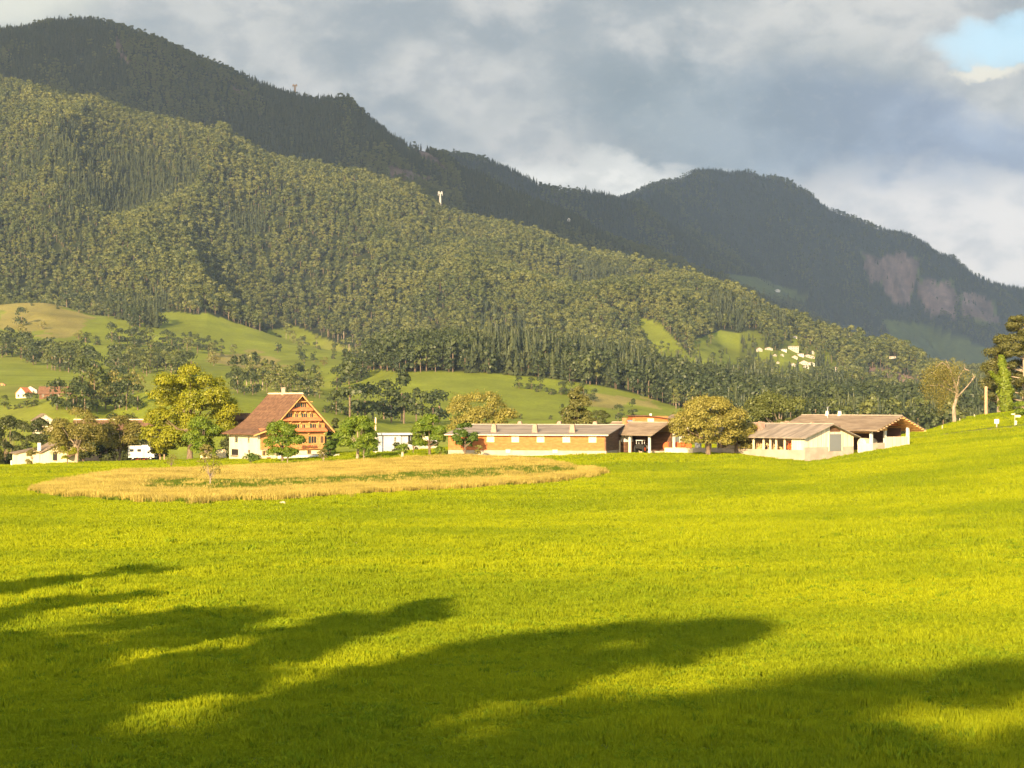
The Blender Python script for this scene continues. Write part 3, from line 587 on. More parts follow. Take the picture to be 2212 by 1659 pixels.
# ------------------------------------------------------------------ the old farmhouse
def farmhouse():
    Y = 440.; X = XU(556, Y); a = R(33); Z0 = -12.2
    h = thing('farmhouse', 'big old farmhouse with steep brown tiled roof and orange shingled gable of stepped pent roofs', 'house', (X, Y, Z0), a)
    z = lambda v: ZV(v, Y)-Z0
    D = 12.8; Wd = 15.1; ridge = (9.3, z(850)); prof = [(-1.5, z(937)), (1.4, z(927)), (4.2, z(905.5)), (6.1, z(885)), ridge, (16.6, z(931))]
    def roofz(x): return np.interp(x, [p[0] for p in prof], [p[1] for p in prof])
    zb = z(973)
    m = MB(); m.prism_y([(0, -1.5), (0, roofz(0)-.25), (.6, roofz(.6)-.25), (.6, -1.5)], .0, D-.01)
    m.box(.6, Wd, .12, D-.3, -1.5, zb); m.box(.6, 4.2, .0, .119, -1.5, z(970)); m.obj('masonry_wall', M['render'], h)
    xs = [.62, 1.4, 4.2, 6.1, 9.3, 12, Wd]
    g = MB(); g.prism_y([(.62, zb+.002)]+[(x, roofz(x)-.24) for x in xs]+[(Wd, zb+.002)], .0, .5); g.box(Wd-.4, Wd, .502, D, zb+.002, roofz(Wd)-.25)
    g.prism_y([(.62, zb+.002)]+[(x, roofz(x)-.24) for x in xs]+[(Wd, zb+.002)], D-.29, D+.1); g.obj('timber_gable', M['shingle'], h)
    r = MB(); L_ = [(x, q) for x, q in prof]; r.slab(L_, -1.5, D+.8, .22); ro = r.obj('roof', M['tile'], h)
    rc = MB(); rc.tube([(9.3, -1.52, ridge[1]+.03), (9.3, D+.82, ridge[1]+.03)], [.17, .17], 8); rc.obj('ridge_cap', M['render'], ro)
    ch = MB(); ch.box(9.0, 9.6, D*.52, D*.52+.6, ridge[1]-1, ridge[1]+1.1); ch.box(8.9, 9.7, D*.52-.1, D*.52+.7, ridge[1]+1.1, ridge[1]+1.25); ch.obj('chimney', M['conc'], ro)
    bg_ = MB()                                                           # bargeboards
    for p, q in zip(prof[:-1], prof[1:]): bg_.prism_y([(p[0], p[1]-.22), (q[0], q[1]-.22), (q[0], q[1]-.48), (p[0], p[1]-.48)], -1.48, -1.36)
    bg_.obj('bargeboard', M['beam'], ro)
    for xa, xb, vt, dp in [(6.7, 12.1, 885.5, .95), (4.8, 14.0, 907.5, 1.0), (.3, 15.3, 931, 1.1)]:
        zz = z(vt); p = MB(); n = len(p.v)
        vs = [(xa, -.002, zz+.55), (xb, -.002, zz+.55), (xb-.1, -dp, zz), (xa+.1, -dp, zz), (xa, -.002, zz+.35), (xb, -.002, zz+.35), (xb-.1, -dp, zz-.16), (xa+.1, -dp, zz-.16)]
        p.add(vs, [(0, 1, 2, 3), (7, 6, 5, 4), (3, 2, 6, 7), (0, 3, 7, 4), (1, 5, 6, 2), (0, 4, 5, 1)]); po = p.obj('pent_roof', M['pent'], h)
        for xx in np.linspace(xa+.4, xb-.4, 5):                           # brackets under each
            b_ = MB(); b_.prism_y([(xx-.12, zz+.3), (xx+.12, zz+.3), (xx+.12, zz-.75), (xx-.12, zz-.75)], -.3, -.003)
            b_.box(xx-.11, xx+.11, -.8, -.302, zz-.28, zz-.165); b_.obj('bracket', M['beam'], po)
    c = MB(); c.box(9.0, 12.0, -.7, -.003, z(868.5), z(867)); c.obj('lintel_beam', M['beam'], h)
    for x, v0, v1, w_, s_ in [(9.1, 870, 881, .75, 1), (10.5, 870, 881, .75, 1), (7.3, 893, 903, .8, 1), (8.7, 893, 903, .7, 0), (10.7, 893, 903, .8, 1), (12.1, 893, 903, .7, 0),
                              (8.9, 916.5, 927.5, .85, 1), (10.3, 917, 927, .7, 0), (12.7, 916.5, 927.5, .85, 1), (14.0, 917, 927, .7, 0), (2.9, 921.5, 927, .5, 0), (6.2, 917, 927, .7, 0),
                              (10.0, 943.5, 958.5, 1.1, 1), (12.6, 943.5, 958.5, 1.1, 1), (14.45, 943.5, 958.5, .7, 0), (7.2, 944, 958, 1.1, 1), (2.4, 937, 940, .7, 0), (11.6, 974.5, 982, .75, 0), (1.4, 974, 984, .6, 0)]:
        window(h, x, (z(v0)+z(v1))/2, w_, z(v0)-z(v1), 'front', s_, wall=.12 if (v0 > 972 and x > 4.3) else 0)
    b_ = MB(); b_.box(8.6, 15.3, -.42, -.004, z(972), z(960)); b_.obj('bay_parapet', M['shingle'], h)
    fl = MB(); rg = np.random.default_rng(2)
    for k in range(26): x = rg.uniform(9.4, 13.6); fl.taper(x, -.52, z(969)+rg.uniform(-.1, .2), z(966)+rg.uniform(0, .35), .12, .05)
    fl.obj('flower_box', M['flower'], h)
    d = MB(); d.box(2.0, 2.9, -.06, -.003, z(1000)-.1, z(988)); d.obj('door', M['darkboard'], h)
    for y_, v0, v1, w_ in [(9.7, 944, 957, .8), (3.8, 944, 957, .8), (3.6, 972.5, 979, 1.0), (5.4, 979, 985, .6)]:
        window(h, y_, (z(v0)+z(v1))/2, w_, z(v0)-z(v1), 'left', 1 if y_ == 9.7 else 0, frame='render')
    pd = MB(); pd.box(-.05, -.003, 8.6, 11.6, z(985), z(972)); pd.obj('cellar_dark_panel', M['nearblack'], h)  # flat near-black panel stands for the unlit inside of an opening
    eb = MB(); eb.box(-.22, -.003, 0, D, roofz(0)-.75, roofz(0)-.42); eb.obj('eaves_beam', M['pent'], h)
    pr = MB(); pr.prism_y([(-.05, z(985)), (-.62, z(985)), (-.62, z(986)-.02), (-.05, z(986)-.02)], 8.3, 11.8); pr.obj('step', M['conc'], h)
    # right lean-to gallery under the far eave
    ln = MB(); ln.box(Wd+.003, Wd+1.0, 1.0, D-1, z(972), z(944)); ln.obj('side_gallery', M['darkboard'], h)
    wl = thing('garden_wall', 'low white garden wall in front of the farmhouse gable', 'wall', (XU(600, 437), 437, g1(XU(600, 437), 437)-.1), R(20))
    MB().box(0, 12.5, -.2, .2, -.8, .95).obj('wall_body', M['white'], wl); MB().box(-.05, 12.55, -.26, .26, .953, 1.05).obj('coping', M['conc'], wl)
farmhouse()

# ------------------------------------------------------------------ long low barn
def barn():
    Y = 395.; P0 = (XU(1309.6, Y), Y); b = R(15); Z0 = g1(*P0)-.2
    h = thing('long_barn', 'long low orange boarded barn with grey roof, tapered vents and dark gable end', 'barn', (P0[0], P0[1], Z0), -b)
    # local x runs along the long front toward the RIGHT; the barn fills x in [-Lg, 0], y in [0, W]
    Lg = tu(P0, math.pi-b, 968); W = tu(P0, math.pi/2-b, 1373); z = lambda v: ZV(v, Y)-Z0; ze = z(938); zr = ze+1.55; zp = z(974)
    p = MB(); p.box(-Lg, 0, 0, W, -1.6, zp); p.obj('plinth', M['conc'], h)
    f = MB(); f.box(-Lg+.05, -.3, .05, .35, zp+.003, ze-.003); f.obj('board_wall', M['board'], h); MB().box(-Lg+.05, -.3, W-.35, W-.05, zp+.003, ze-.003).obj('rear_wall', M['board'], h)
    for x0, nm in ((-.299, 'gable_wall'), (-Lg+.02, 'gable_wall')):
        g = MB(); ys = [.06, W/2, W-.06]; zs = [ze-.05, zr-.15, ze-.05]
        vs = [(x0, .06, zp+.003), (x0, W-.06, zp+.003)]+[(x0, ys[2-k], zs[2-k]) for k in range(3)]; vs2 = [(x+.25, y_, q) for x, y_, q in vs]
        n = 5; g.add(vs+vs2, [tuple(range(n)), tuple(range(2*n-1, n-1, -1))]+[(i, i+n, (i+1) % n+n, (i+1) % n) for i in range(n)]); g.obj(nm, M['darkboard'], h)  # gable boards darker than the front: the end's shade is in the colour
    r = MB(); x0, x1 = -Lg-.5, .55
    for (ya, za, yb, zb2) in ((-.7, ze-.06, W/2, zr), (W/2, zr, W+.7, ze-.06)):
        r.add([(x0, ya, za), (x1, ya, za), (x1, yb, zb2), (x0, yb, zb2), (x0, ya, za-.14), (x1, ya, za-.14), (x1, yb, zb2-.14), (x0, yb, zb2-.14)],
              [(0, 1, 2, 3), (7, 6, 5, 4), (0, 4, 5, 1), (1, 5, 6, 2), (2, 6, 7, 3), (3, 7, 4, 0)])
    ro = r.obj('roof', M['eternit'], h); MB().box(x0, x1, -.86, -.703, ze-.28, ze-.12).obj('gutter', M['panel'], ro)
    MB().tube([(x0, W/2, zr+.02), (x1, W/2, zr+.02)], [.1, .1], 6).obj('ridge_cap', M['conc'], ro)
    def xu(u): return -tu(P0, math.pi-b, u)
    for u in (1060.6, 1149.5, 1230.8):
        for yy, up in ((2.2, 0), (W-5.0, 0)):
            zz = ze+(zr-ze)*(1-abs(yy-W/2)/(W/2)); c = MB(); x = xu(u if yy < 5 else u); c.taper(x, yy, zz-.3, zz+1.35, .55, .36, 0); c.taper(x, yy, zz+1.353, zz+1.5, .30, .26)
            if yy > 5: c.tube([(x+1.3, yy, zz), (x+1.3, yy, zz+1.0)], [.14, .14], 6)
            c.obj('roof_vent', M['vent'], ro)
    for u in (1059.6, 1113, 1167.7, 1223.3, 1279.8): window(h, xu(u), (z(942)+z(955))/2, 1.25, 1.15, 'front', 0, wall=.05, glass='blind', frame='blind')
    for u in (1098, 1199): MB().box(xu(u)-.45, xu(u)+.45, -.08, .0, zp-.45, zp+.15).obj('vent_hatch', M['panel'], h)
    # the gable end is the right hand wall
    dg = MB(); dg.box(-.04, .05, W/2-1.2, W/2-.1, -.1, z(955)); dg.obj('door', M['board'], h); MB().box(-.03, .16, W/2-2.0, W/2-1.25, -.3, z(953.5)).obj('door_post', M['panel'], h)
    MB().box(-.03, .12, W/2-.15, W/2+.0, z(952), zr-.3).obj('downpipe', M['wood'], h)
barn()

# ------------------------------------------------------------------ generic open shed: posts, beams, gabled roof; local x = along gable (right), y = back
def gable_roof(h, W, D, ze, zr, over=1.0, side=.9, th=.16, m='eternit', rafters=False, xr=None):
    xr = xr or W/2; s1 = (zr-ze)/xr; s2 = (zr-ze)/(W-xr)
    r = MB(); r.slab([(-side, ze-s1*side), (xr, zr), (W+side, ze-s2*side)], -over, D+.6, th); ro = r.obj('roof', M[m], h)
    MB().tube([(xr, -over, zr+.02), (xr, D+.6, zr+.02)], [.09, .09], 6).obj('ridge_cap', M['conc'], ro)
    if rafters:
        for k in range(9):
            for sgn in (-1, 1):
                f = (k+.5)/9; x = xr+sgn*f*((W-xr)+side if sgn > 0 else xr+side); zz = zr-(s2 if sgn > 0 else s1)*abs(x-xr)-th
                MB().box(x-.11, x+.11, -over-.25, D*.25, zz-.26, zz-.06).obj('purlin', M['beam' if sgn > 0 else 'wood'], ro)
    return ro
def cow_shed():
    Y = 380.; P0 = (XU(1738, Y), Y); a = R(40); Z0 = -9.8
    h = thing('cow_shed', 'low cream cow shed with long side open behind posts, grey door and slatted attic hatch', 'shed', (P0[0], P0[1], Z0), a)
    z = lambda v: ZV(v, Y)-Z0; W = 12.6; D = 24; ze = z(942); zr = ze+2.05; zc = z(964.5)
    p = MB(); p.box(.002, W, 0, .25, -1.5, z(966.5)); p.box(W-.25, W, .252, D, -1.5, ze-.2); p.box(0, .25, -.003, D+18, -2, z(972.5)); p.obj('concrete_base', M['conc'], h)
    g = MB(); g.prism_y([(.0, z(966.4)), (W, z(966.4)), (W, ze-.15), (W/2, zr-.18), (.0, ze-.15)], .03, .22); g.box(0.01, .22, .221, 3.0, z(972.4), ze-.2); g.obj('clad_wall', M['panel'], h)
    MB().box(2.9, W-.26, D-.3, D-.05, z(975), ze-.2).obj('back_wall', M['panel'], h)
    MB().box(5.0, 5.2, .6, D-.31, z(975), ze-.2).obj('stall_partition', M['panel'], h)
    MB().box(.26, 4.9, .3, D, z(977)-.3, z(974)).obj('stall_floor', M['conc'], h)
    gable_roof(h, W, D, ze, zr, 1.0, .85)
    for k, y_ in enumerate((4.6, 6.6, 8.0, 9.6, 12.0, 16, 20, 23.8)): MB().box(.02, .26, y_, y_+.28, z(972.4), ze-.2).obj('post', M['panel' if k < 5 else 'wood'], h)
    MB().box(.0, .27, 3.0, D, ze-.42, ze-.205).obj('eaves_beam', M['darkboard'], h)
    xd = tu(P0, a, 1804.5); d = MB(); d.box(xd-1.55, xd+1.55, -.05, .028, z(975.5), z(938.5)); d.obj('door', M['steel'], h)
    MB().box(xd-1.4, xd+1.3, -.02, .028, z(933.5), z(918)-.15).obj('attic_hatch', M['darkboard'], h)
    for k in (-1.68, 1.68): MB().box(xd+k-.1, xd+k+.1, -.09, .025, z(976), z(937)).obj('door_frame', M['panel'], h)
    for y_, x in ((13.5, 3), (13.5, 9.2), (20.5, 3), (20.5, 9.6), (8.0, 9.8)):
        zz = ze+(zr-ze)*(1-abs(x-W/2)/(W/2)); c = MB(); c.taper(x, y_, zz-.4, zz+1.2, .6, .38); c.taper(x+.9, y_, zz-.3, zz+1.35, .3, .25); c.obj('roof_vent', M['vent'], h)
    # hay rolls and racks visible behind the posts
    for y_, c_ in ((1.7+2.6, 'red'), (9.3, 'hay'), (12.8, 'hay')):
        o = thing('feed_rack', {'red': 'rusty red tubular feed rack inside the cow shed', 'hay': 'pale hay heaped on a feed rack inside the cow shed'}[c_]+(' beside the corner wall' if y_ < 5 else (' by the middle posts' if y_ < 10 else ' near the shadowed posts')), 'feed rack', (0, 0, 0))
        cx, cy = P0[0]+math.cos(a)*2.2-math.sin(a)*y_, P0[1]+math.sin(a)*2.2+math.cos(a)*y_; o.location = (cx, cy, Z0+z(974)); o.rotation_euler.z = a
        f = MB()
        for q in range(7): f.tube([(-.6, -1.4+q*.45, 0), (-.6, -1.4+q*.45, 1.5), (.2, -1.4+q*.45, 1.2)], [.05, .05, .05], 5)
        f.tube([(-.6, -1.5, .7), (-.6, 1.5, .7)], [.06, .06], 5); f.tube([(-.6, -1.5, 1.5), (-.6, 1.5, 1.5)], [.06, .06], 5); f.obj('rack_bars', M['red' if c_ == 'red' else 'wood'], o)
        hh = MB(); rg = np.random.default_rng(int(y_*10))
        for q in range(30): x, yy, zz = rg.uniform(-.4, .6), rg.uniform(-1.3, 1.3), rg.uniform(.1, 1.1); hh.taper(x, yy, zz-.25, zz+.25, .28, .12)
        hh.obj('hay', M['red' if c_ == 'red' else 'hay'], o)
cow_shed()
def big_shed():
    Y = 391.; P0 = (XU(1884, Y), Y); a = R(40); Z0 = ZV(972, Y)
    h = thing('open_barn', 'large open barn with brown roof, projecting rafter ends and tall pale posts', 'barn', (P0[0], P0[1], Z0), a)
    z = lambda v: ZV(v, Y)-Z0; W = 10.2; D = 21; ze = z(921.5); zr = ze+1.95
    gable_roof(h, W, D, ze, zr, 2.4, 1.6, .18, 'tileg', True, W*.52)
    for x in (0, 3.7, W-.3):
        MB().box(x-.22, x+.22, 0, .44, -1.5 if x < 9 else -.8, ze+(.0 if x != 3.7 else .6)-.2).obj('post', M['white'], h)
    for y_ in (7, 13.5, 20): MB().box(-.2, .2, y_, y_+.4, -1.5, ze-.2).obj('post', M['panel'], h)
    MB().box(.23, 3.47, .05, .35, -1.5, z(957)).obj('half_wall', M['conc'], h); MB().box(3.93, W-.55, .05, .35, -1.2, z(944)).obj('half_wall', M['panel'], h)
    MB().box(-.2, 4, -.06, .3, ze-.75, ze-.21).obj('tie_beam', M['beam'], h)
    g = MB(); xr = W*.52; g.prism_y([(3.4, ze+.15), (W-.1, ze+.05), (xr, zr-.35)], 1.2, 1.35); g.obj('gable_boards', M['board'], h)
    MB().box(0, W, D-.4, D-.1, -1.5, ze-.2).obj('back_wall', M['panel'], h); MB().box(W-.3, W-.05, 2, D-.4, -1.5, ze-.2).obj('side_wall', M['darkboard'], h)
    MB().box(.3, W-.35, .4, D-.5, -1.6, -.5).obj('barn_floor', M['conc'], h)
    # left side: dark sliding door and short wall behind the cow shed
    MB().box(-.18, -.05, 7.5, 12.5, -1.0, z(946)).obj('sliding_door', M['darkboard'], h); MB().box(-.2, .1, .5, 6.9, ze-1.2, ze-.3).obj('eaves_boards', M['beam'], h)
    MB().box(-3.6, -.25, -.1, .2, -1.6, z(957.5)).obj('yard_wall', M['white'], h)
    rz = MB(); rz.tube([(4.0, 14, zr-.6), (4.0, 14, zr+1.5)], [.07, .07], 6); rz.tube([(3.7, 14, zr+1.3), (4.3, 14, zr+1.5)], [.08, .08], 6); rz.obj('flue', M['steel'], h)
    for x, y_ in ((5.2, 15.2), (5.2, 12.2)): MB().taper(x, y_, zr-.3, zr+.75, .28, .2).obj('roof_vent', M['white'], h)
    # slurry tanker parked inside
    c = thing('slurry_tanker', 'cream slurry tanker parked between the posts of the open barn', 'tanker', (P0[0]+math.cos(a)*2.6-math.sin(a)*3.2, P0[1]+math.sin(a)*2.6+math.cos(a)*3.2, Z0-.5), a+R(8))
    MB().tube([(-2.2, 0, 1.6), (-2.0, 0, 1.6), (1.6, 0, 1.6), (2.0, 0, 1.6)], [.5, .95, .95, .5], 16).obj('tank', M['render'], c)
    for x in (-.7, .7):
        for y_ in (-.8, .8): MB().wheel((x, y_, .5), .5, .35, 'y', 14).obj('wheel', M['tyre'], c)
    MB().box(-2.3, 3.0, -.15, .15, .5, .7).obj('chassis', M['steel'], c)
    t = thing('crate', 'red crate standing on the half wall of the open barn', 'crate', (P0[0]+math.cos(a)*8.2-math.sin(a)*2.2, P0[1]+math.sin(a)*8.2+math.cos(a)*2.2, Z0-.5), a)
    k = MB(); k.box(-.9, .9, -.6, .6, 0, .15); [k.box(x-.06, x+.06, y_-.06, y_+.06, .151, 2.75) for x in (-.84, .84) for y_ in (-.54, .54)]; [k.box(-.95, .95, -.66, -.602, q, q+.35) for q in (.3, .8, 1.3, 1.8, 2.3)]; [k.box(-1.0, -.951, -.6, .6, q, q+.35) for q in (.3, .8, 1.3, 1.8, 2.3)]; k.obj('crate_body', M['red'], t)
big_shed()
def vehicle_shed():
    Y = 400.; P0 = (XU(1404.5, Y), Y); a = R(40); Z0 = g1(*P0)-.1
    h = thing('vehicle_shed', 'open vehicle shed with brown tiled roof beside the dark barn gable', 'shed', (P0[0], P0[1], Z0), a)
    z = lambda v: ZV(v, Y)-Z0; W = 6.4; D = 13; ze = z(932.5); zr = ze+1.65
    gable_roof(h, W, D, ze, zr, 1.6, 1.1, .16, 'tileg')
    for x, y_ in ((0, 0), (W-.3, 0), (0, 5.2), (0, 10.4)): MB().box(x-.17, x+.17, y_, y_+.34, -.6, ze-.15).obj('post', M['white'], h)
    MB().box(-.25, .2, -.9, D*.75, ze-.52, ze-.22).obj('eaves_beam', M['render'], h); MB().box(0, W, D-.4, D-.1, -.5, ze-.2).obj('back_wall', M['darkboard'], h); MB().box(W-.2, W, 1, D-.4, -.5, ze-.2).obj('side_wall', M['darkboard'], h)
    q = MB(); q.box(2.4, 2.75, 9, 10, zr-.9, zr+.75); q.box(3.7, 4.0, 8, 8.6, zr-.4, zr+.7); q.obj('chimney', M['pent'], h)
    def w2(x, y): return (P0[0]+math.cos(a)*x-math.sin(a)*y, P0[1]+math.sin(a)*x+math.cos(a)*y)
    p = w2(.9, 3.0); c = thing('tractor', 'small white bonneted tractor parked under the vehicle shed roof', 'tractor', (p[0], p[1], Z0), a+R(205))
    MB().prism_y([(-1.7, .75), (.2, .75), (.2, 1.55), (-.2, 1.6), (-1.6, 1.35)], -.38, .38).obj('bonnet', M['paint'], c)
    k = MB(); k.prism_y([(.25, .9), (1.6, .9), (1.5, 1.7), (.35, 1.7)], -.6, .6); k.obj('cab', M['nearblack'], c)
    k = MB(); k.box(.2, 1.6, -.65, .65, 2.3, 2.42); [k.box(x-.04, x+.04, y_-.04, y_+.04, 1.68, 2.3) for x in (.35, 1.5) for y_ in (-.55, .55)]; k.obj('cab_roof', M['paint'], c)
    for x, r_, y_ in ((-1.2, .42, .65), (-1.2, .42, -.65), (1.1, .75, .8), (1.1, .75, -.8)):
        wo = MB().wheel((x, y_, r_), r_, .34, 'y', 18).obj('wheel', M['tyre'], c); MB().wheel((x, y_*1.02, r_), r_*.5, .36, 'y', 12).obj('rim', M['red'], wo)
    s = MB(); s.tube([(.4, 0, 1.75), (.6, 0, 2.1)], [.03, .03], 5); s.obj('steering_wheel', M['steel'], c)
    p = w2(1.6, 8.0); t = thing('sheeted_load', 'pale cloth sheeted load stacked high inside the vehicle shed', 'load', (p[0], p[1], Z0), a)
    k = MB(); k.taper(0, 0, 2.0, 3.3, 1.1, .8, 0, .8, .5); k.obj('sheet', M['white'], t); MB().box(-1.2, 1.2, -.9, .9, 0, 2.0).obj('stack', M['darkboard'], t)
    p = w2(5.7, -.6); t = thing('feed_sacks', 'white sacks leaning on the right post of the vehicle shed', 'sacks', (p[0], p[1], Z0), a)
    for k_, (x, y_, zz) in enumerate(((0, 0, 0), (-.45, .15, 0), (-.2, .05, .62))): MB().tube([(x, y_, zz), (x, y_, zz+.1), (x+.03, y_, zz+.45), (x+.03, y_, zz+.6)], [.18, .27, .25, .12], 9).obj('sack', M['white'], t)
vehicle_shed()
def low_wall():
    P0 = (XU(1436, 402.5), 402.5); P1 = (XU(1650, 397), 397)
    d = math.atan2(P1[1]-P0[1], P1[0]-P0[0]); Ln = math.hypot(P1[0]-P0[0], P1[1]-P0[1]); z0 = ZV(974.5, 402)
    t = thing('yard_wall', 'long low cream concrete wall between the vehicle shed and the cow shed', 'wall', (P0[0], P0[1], z0), d)
    MB().box(0, Ln, -.15, .15, -1.2, .55).obj('wall_body', M['render'], t); MB().box(-.03, Ln, -.2, .2, .553, .63).obj('coping', M['conc'], t)
    # yard surface and boxes behind
    tag(MB().box(XU(1380, 403), XU(1640, 403), 403.2, 432, z0-.4, z0-.05).obj('yard_paving', M['conc']), kind='structure')
    rg = np.random.default_rng(5)
    for k, (u, Y, c_, lab) in enumerate([(1452, 405.5, 'red', 'orange red hay rake folded behind the yard wall next to the vehicle shed'), (1474, 406.5, 'red', 'orange red rotary tedder standing behind the yard wall, right of the rake')]):
        t = thing('hay_machine', lab, 'farm machine', (XU(u, Y), Y, z0-.05), R(10)); zt = 1.75
        f = MB(); f.tube([(-1.4, 0, .6), (1.4, 0, .7)], [.1, .1], 6); f.tube([(0, -.9, .5), (0, 0, .9), (0, 0, 1.4)], [.08, .08, .08], 6); f.box(-.35, .35, -.3, .3, .9, 1.4); f.obj('frame', M['red'], t)
        for x in (-1.0, 0, 1.0):
            q = MB()
            for j in range(10): an = j*.628; q.tube([(x, 0, .9), (x+.75*math.cos(an), .15*math.sin(an), .9+.75*math.sin(an))], [.06, .04], 4)
            q.wheel((x, 0, .9), .75, .08, 'y', 14); q.obj('tine_wheel', M['red'], t)
        for x in (-.8, .8): MB().wheel((x, -.35, .3), .3, .2, 'y', 12).obj('wheel', M['tyre'], t)
    for u, Y, lab in ((1508, 404, 'white water tank on legs behind the yard wall beneath the big pale tree'), (1530, 404.5, 'small pinkish feed bin behind the yard wall close to the pale tree trunk')):
        t = thing('water_tank', lab, 'tank', (XU(u, Y), Y, z0-.05)); MB().tube([(0, 0, .45), (0, 0, .5), (0, 0, 1.5), (0, 0, 1.7)], [.5, .6, .6, .25], 12).obj('tank_body', M['white'], t)
        k = MB(); [k.box(x-.04, x+.04, y_-.04, y_+.04, 0, .5) for x in (-.4, .4) for y_ in (-.4, .4)]; k.obj('stand', M['steel'], t)
low_wall()

# ------------------------------------------------------------------ smaller buildings
def simple_house(name, label, u, v, Y, W, D, hw, hr, a, wallm, roofm, z0=None, wins=(), ov=.5, cat='house', chim=None, anchor='front'):
    X = XU(u, Y); z0 = g1(X, Y)-.1 if z0 is None else z0
    h = thing(name, label, cat, (X, Y, z0), a)
    b = MB(); b.prism_y([(0, -2), (0, hw), (W/2, hw+hr-.02), (W, hw), (W, -2)], 0, D); b.obj('wall', M[wallm], h)
    s = hr/(W/2); r = MB(); r.slab([(-ov, hw-s*ov+.2), (W/2, hw+hr+.2), (W+ov, hw-s*ov+.2)], -ov, D+ov, .18); ro = r.obj('roof', M[roofm], h)
    if chim: MB().box(W*.5+chim[0]-.3, W*.5+chim[0]+.3, chim[1], chim[1]+.6, hw+.3, hw+hr+chim[2]).obj('chimney', M['white'], ro)
    for f, x, z, w_, h_, s_ in wins: window(h, x, z, w_, h_, f, s_, frame='darkboard')
    return h
h = simple_house('cottage', 'small cream cottage with low pitched roof and chimney at the left field edge', 91, 996, 472, 7.2, 7.5, 1.9, 1.75, R(28), 'render', 'tileg', wins=[('front', 2.9, 1.0, .55, 1.75, 1), ('front', 6.2, 1.9, .5, .35, 0)], chim=(-4.1, .2, .25), z0=ZV(996, 472))
b = MB(); b.prism_y([(-4.6, -1), (-4.6, 1.7), (-.1, 2.3), (-.1, -1)], 1.5, 6.5); b.obj('side_wing', M['render'], h)
b = MB(); b.slab([(-5.3, 1.75), (-.1, 2.75)], 1.1, 6.9, .16); b.obj('wing_roof', M['tileg'], h)
b = MB(); b.slab([(4.6, .9), (7.3, 1.75)], -2.2, -.1, .14); b.obj('porch_roof', M['tile'], h)
X_ = XU(212, 520.); h = thing('farm_building', 'long brown roofed building mostly hidden behind the yellowing trees on the left', 'barn', (X_-6, 520., -14))
MB().box(0, 19, 0, 9, -2, 7.6).obj('wall', M['nearblack'], h)  # near-black wall: the shade under the trees is put in its colour
r = MB(); r.add([(-.6, -.8, 7.4), (19.6, -.8, 7.4), (19.6, 4.5, 9.75), (-.6, 4.5, 9.75), (-.6, 9.8, 7.4), (19.6, 9.8, 7.4)], [(0, 1, 2, 3), (3, 2, 5, 4), (0, 3, 4), (1, 5, 2), (0, 4, 5, 1)]); ro = r.obj('roof', M['tile'], h)
MB().tube([(-.6, 4.5, 9.8), (19.6, 4.5, 9.8)], [.16, .16], 6).obj('ridge_cap', M['render'], ro)
simple_house('house', 'pale gabled house peeping out of the dark trees on the left', 77, 925, 600, 4.6, 6, 2.2, 1.6, R(20), 'panel', 'tileg', z0=ZV(925, 600), wins=[('front', 2.3, 1.4, .6, .8, 0)])
h = thing('stable', 'dark roofed stable glimpsed between the lime tree and the farmhouse', 'stable', (XU(497, 470.), 470., -13)); MB().box(0, 7, 0, 6, -1, 9.2).obj('wall', M['darkboard'], h)
r = MB(); r.box(-.5, 7.5, -.7, 6.5, 9.203, 10.6); r.obj('roof', M['darkboard'], h)
def bungalow():
    Y = 452.; X = XU(809, Y); Z0 = ZV(976, Y); z = lambda v: ZV(v, Y)-Z0
    h = thing('bungalow', 'white flat roofed bungalow with long window and flower box beyond the orchard', 'house', (X, Y, Z0), R(6))
    MB().box(0, 5.4, 0, 8, -1, z(939.8)).obj('grey_wing', M['greyw'], h); MB().box(5.403, 12.8, .3, 8, -1, z(939.8)).obj('wall', M['greyw'], h)
    MB().box(-.9, 13.3, -.7, 8.5, z(939.5), z(936)).obj('roof', M['white'], h)
    MB().box(5.42, 12.78, .22, .298, -.5, z(964.5)).obj('plinth', M['conc'], h)
    window(h, 4.2, z(949), .35, 1.0, 'front', 0, frame='white')
    for x in (7.4, 8.9, 10.2): window(h, x, z(949), 1.1, 1.75, 'front', 0, wall=.3, frame='white', glass='blind' if x > 8.5 else 'glass')
    fb = MB(); rg = np.random.default_rng(4); fb.box(6.7, 11.0, -.1, .298, z(957.5), z(955.5)); [fb.taper(rg.uniform(6.8, 10.9), .0, z(956), z(956)+rg.uniform(.3, .5), .14, .05) for k in range(24)]; fb.obj('flower_box', M['flower'], h)
    p = thing('mast', 'slim pale mast with reddish band rising over the bungalow roof', 'mast', (XU(811.5, 448.), 448., Z0)); MB().tube([(0, 0, -.5), (0, 0, z(902)-.3), (0, 0, z(901.5))], [.16, .15, .12], 8).obj('pole', M['render'], p)
    MB().tube([(-.14, .05, z(925)), (-.14, .05, z(906))], [.09, .09], 6).obj('banner', M['pent'], p)
    for u, s_, lab in ((855, 1.5, 'round dark bush'), (1263, 0, '')):
        pass
bungalow()
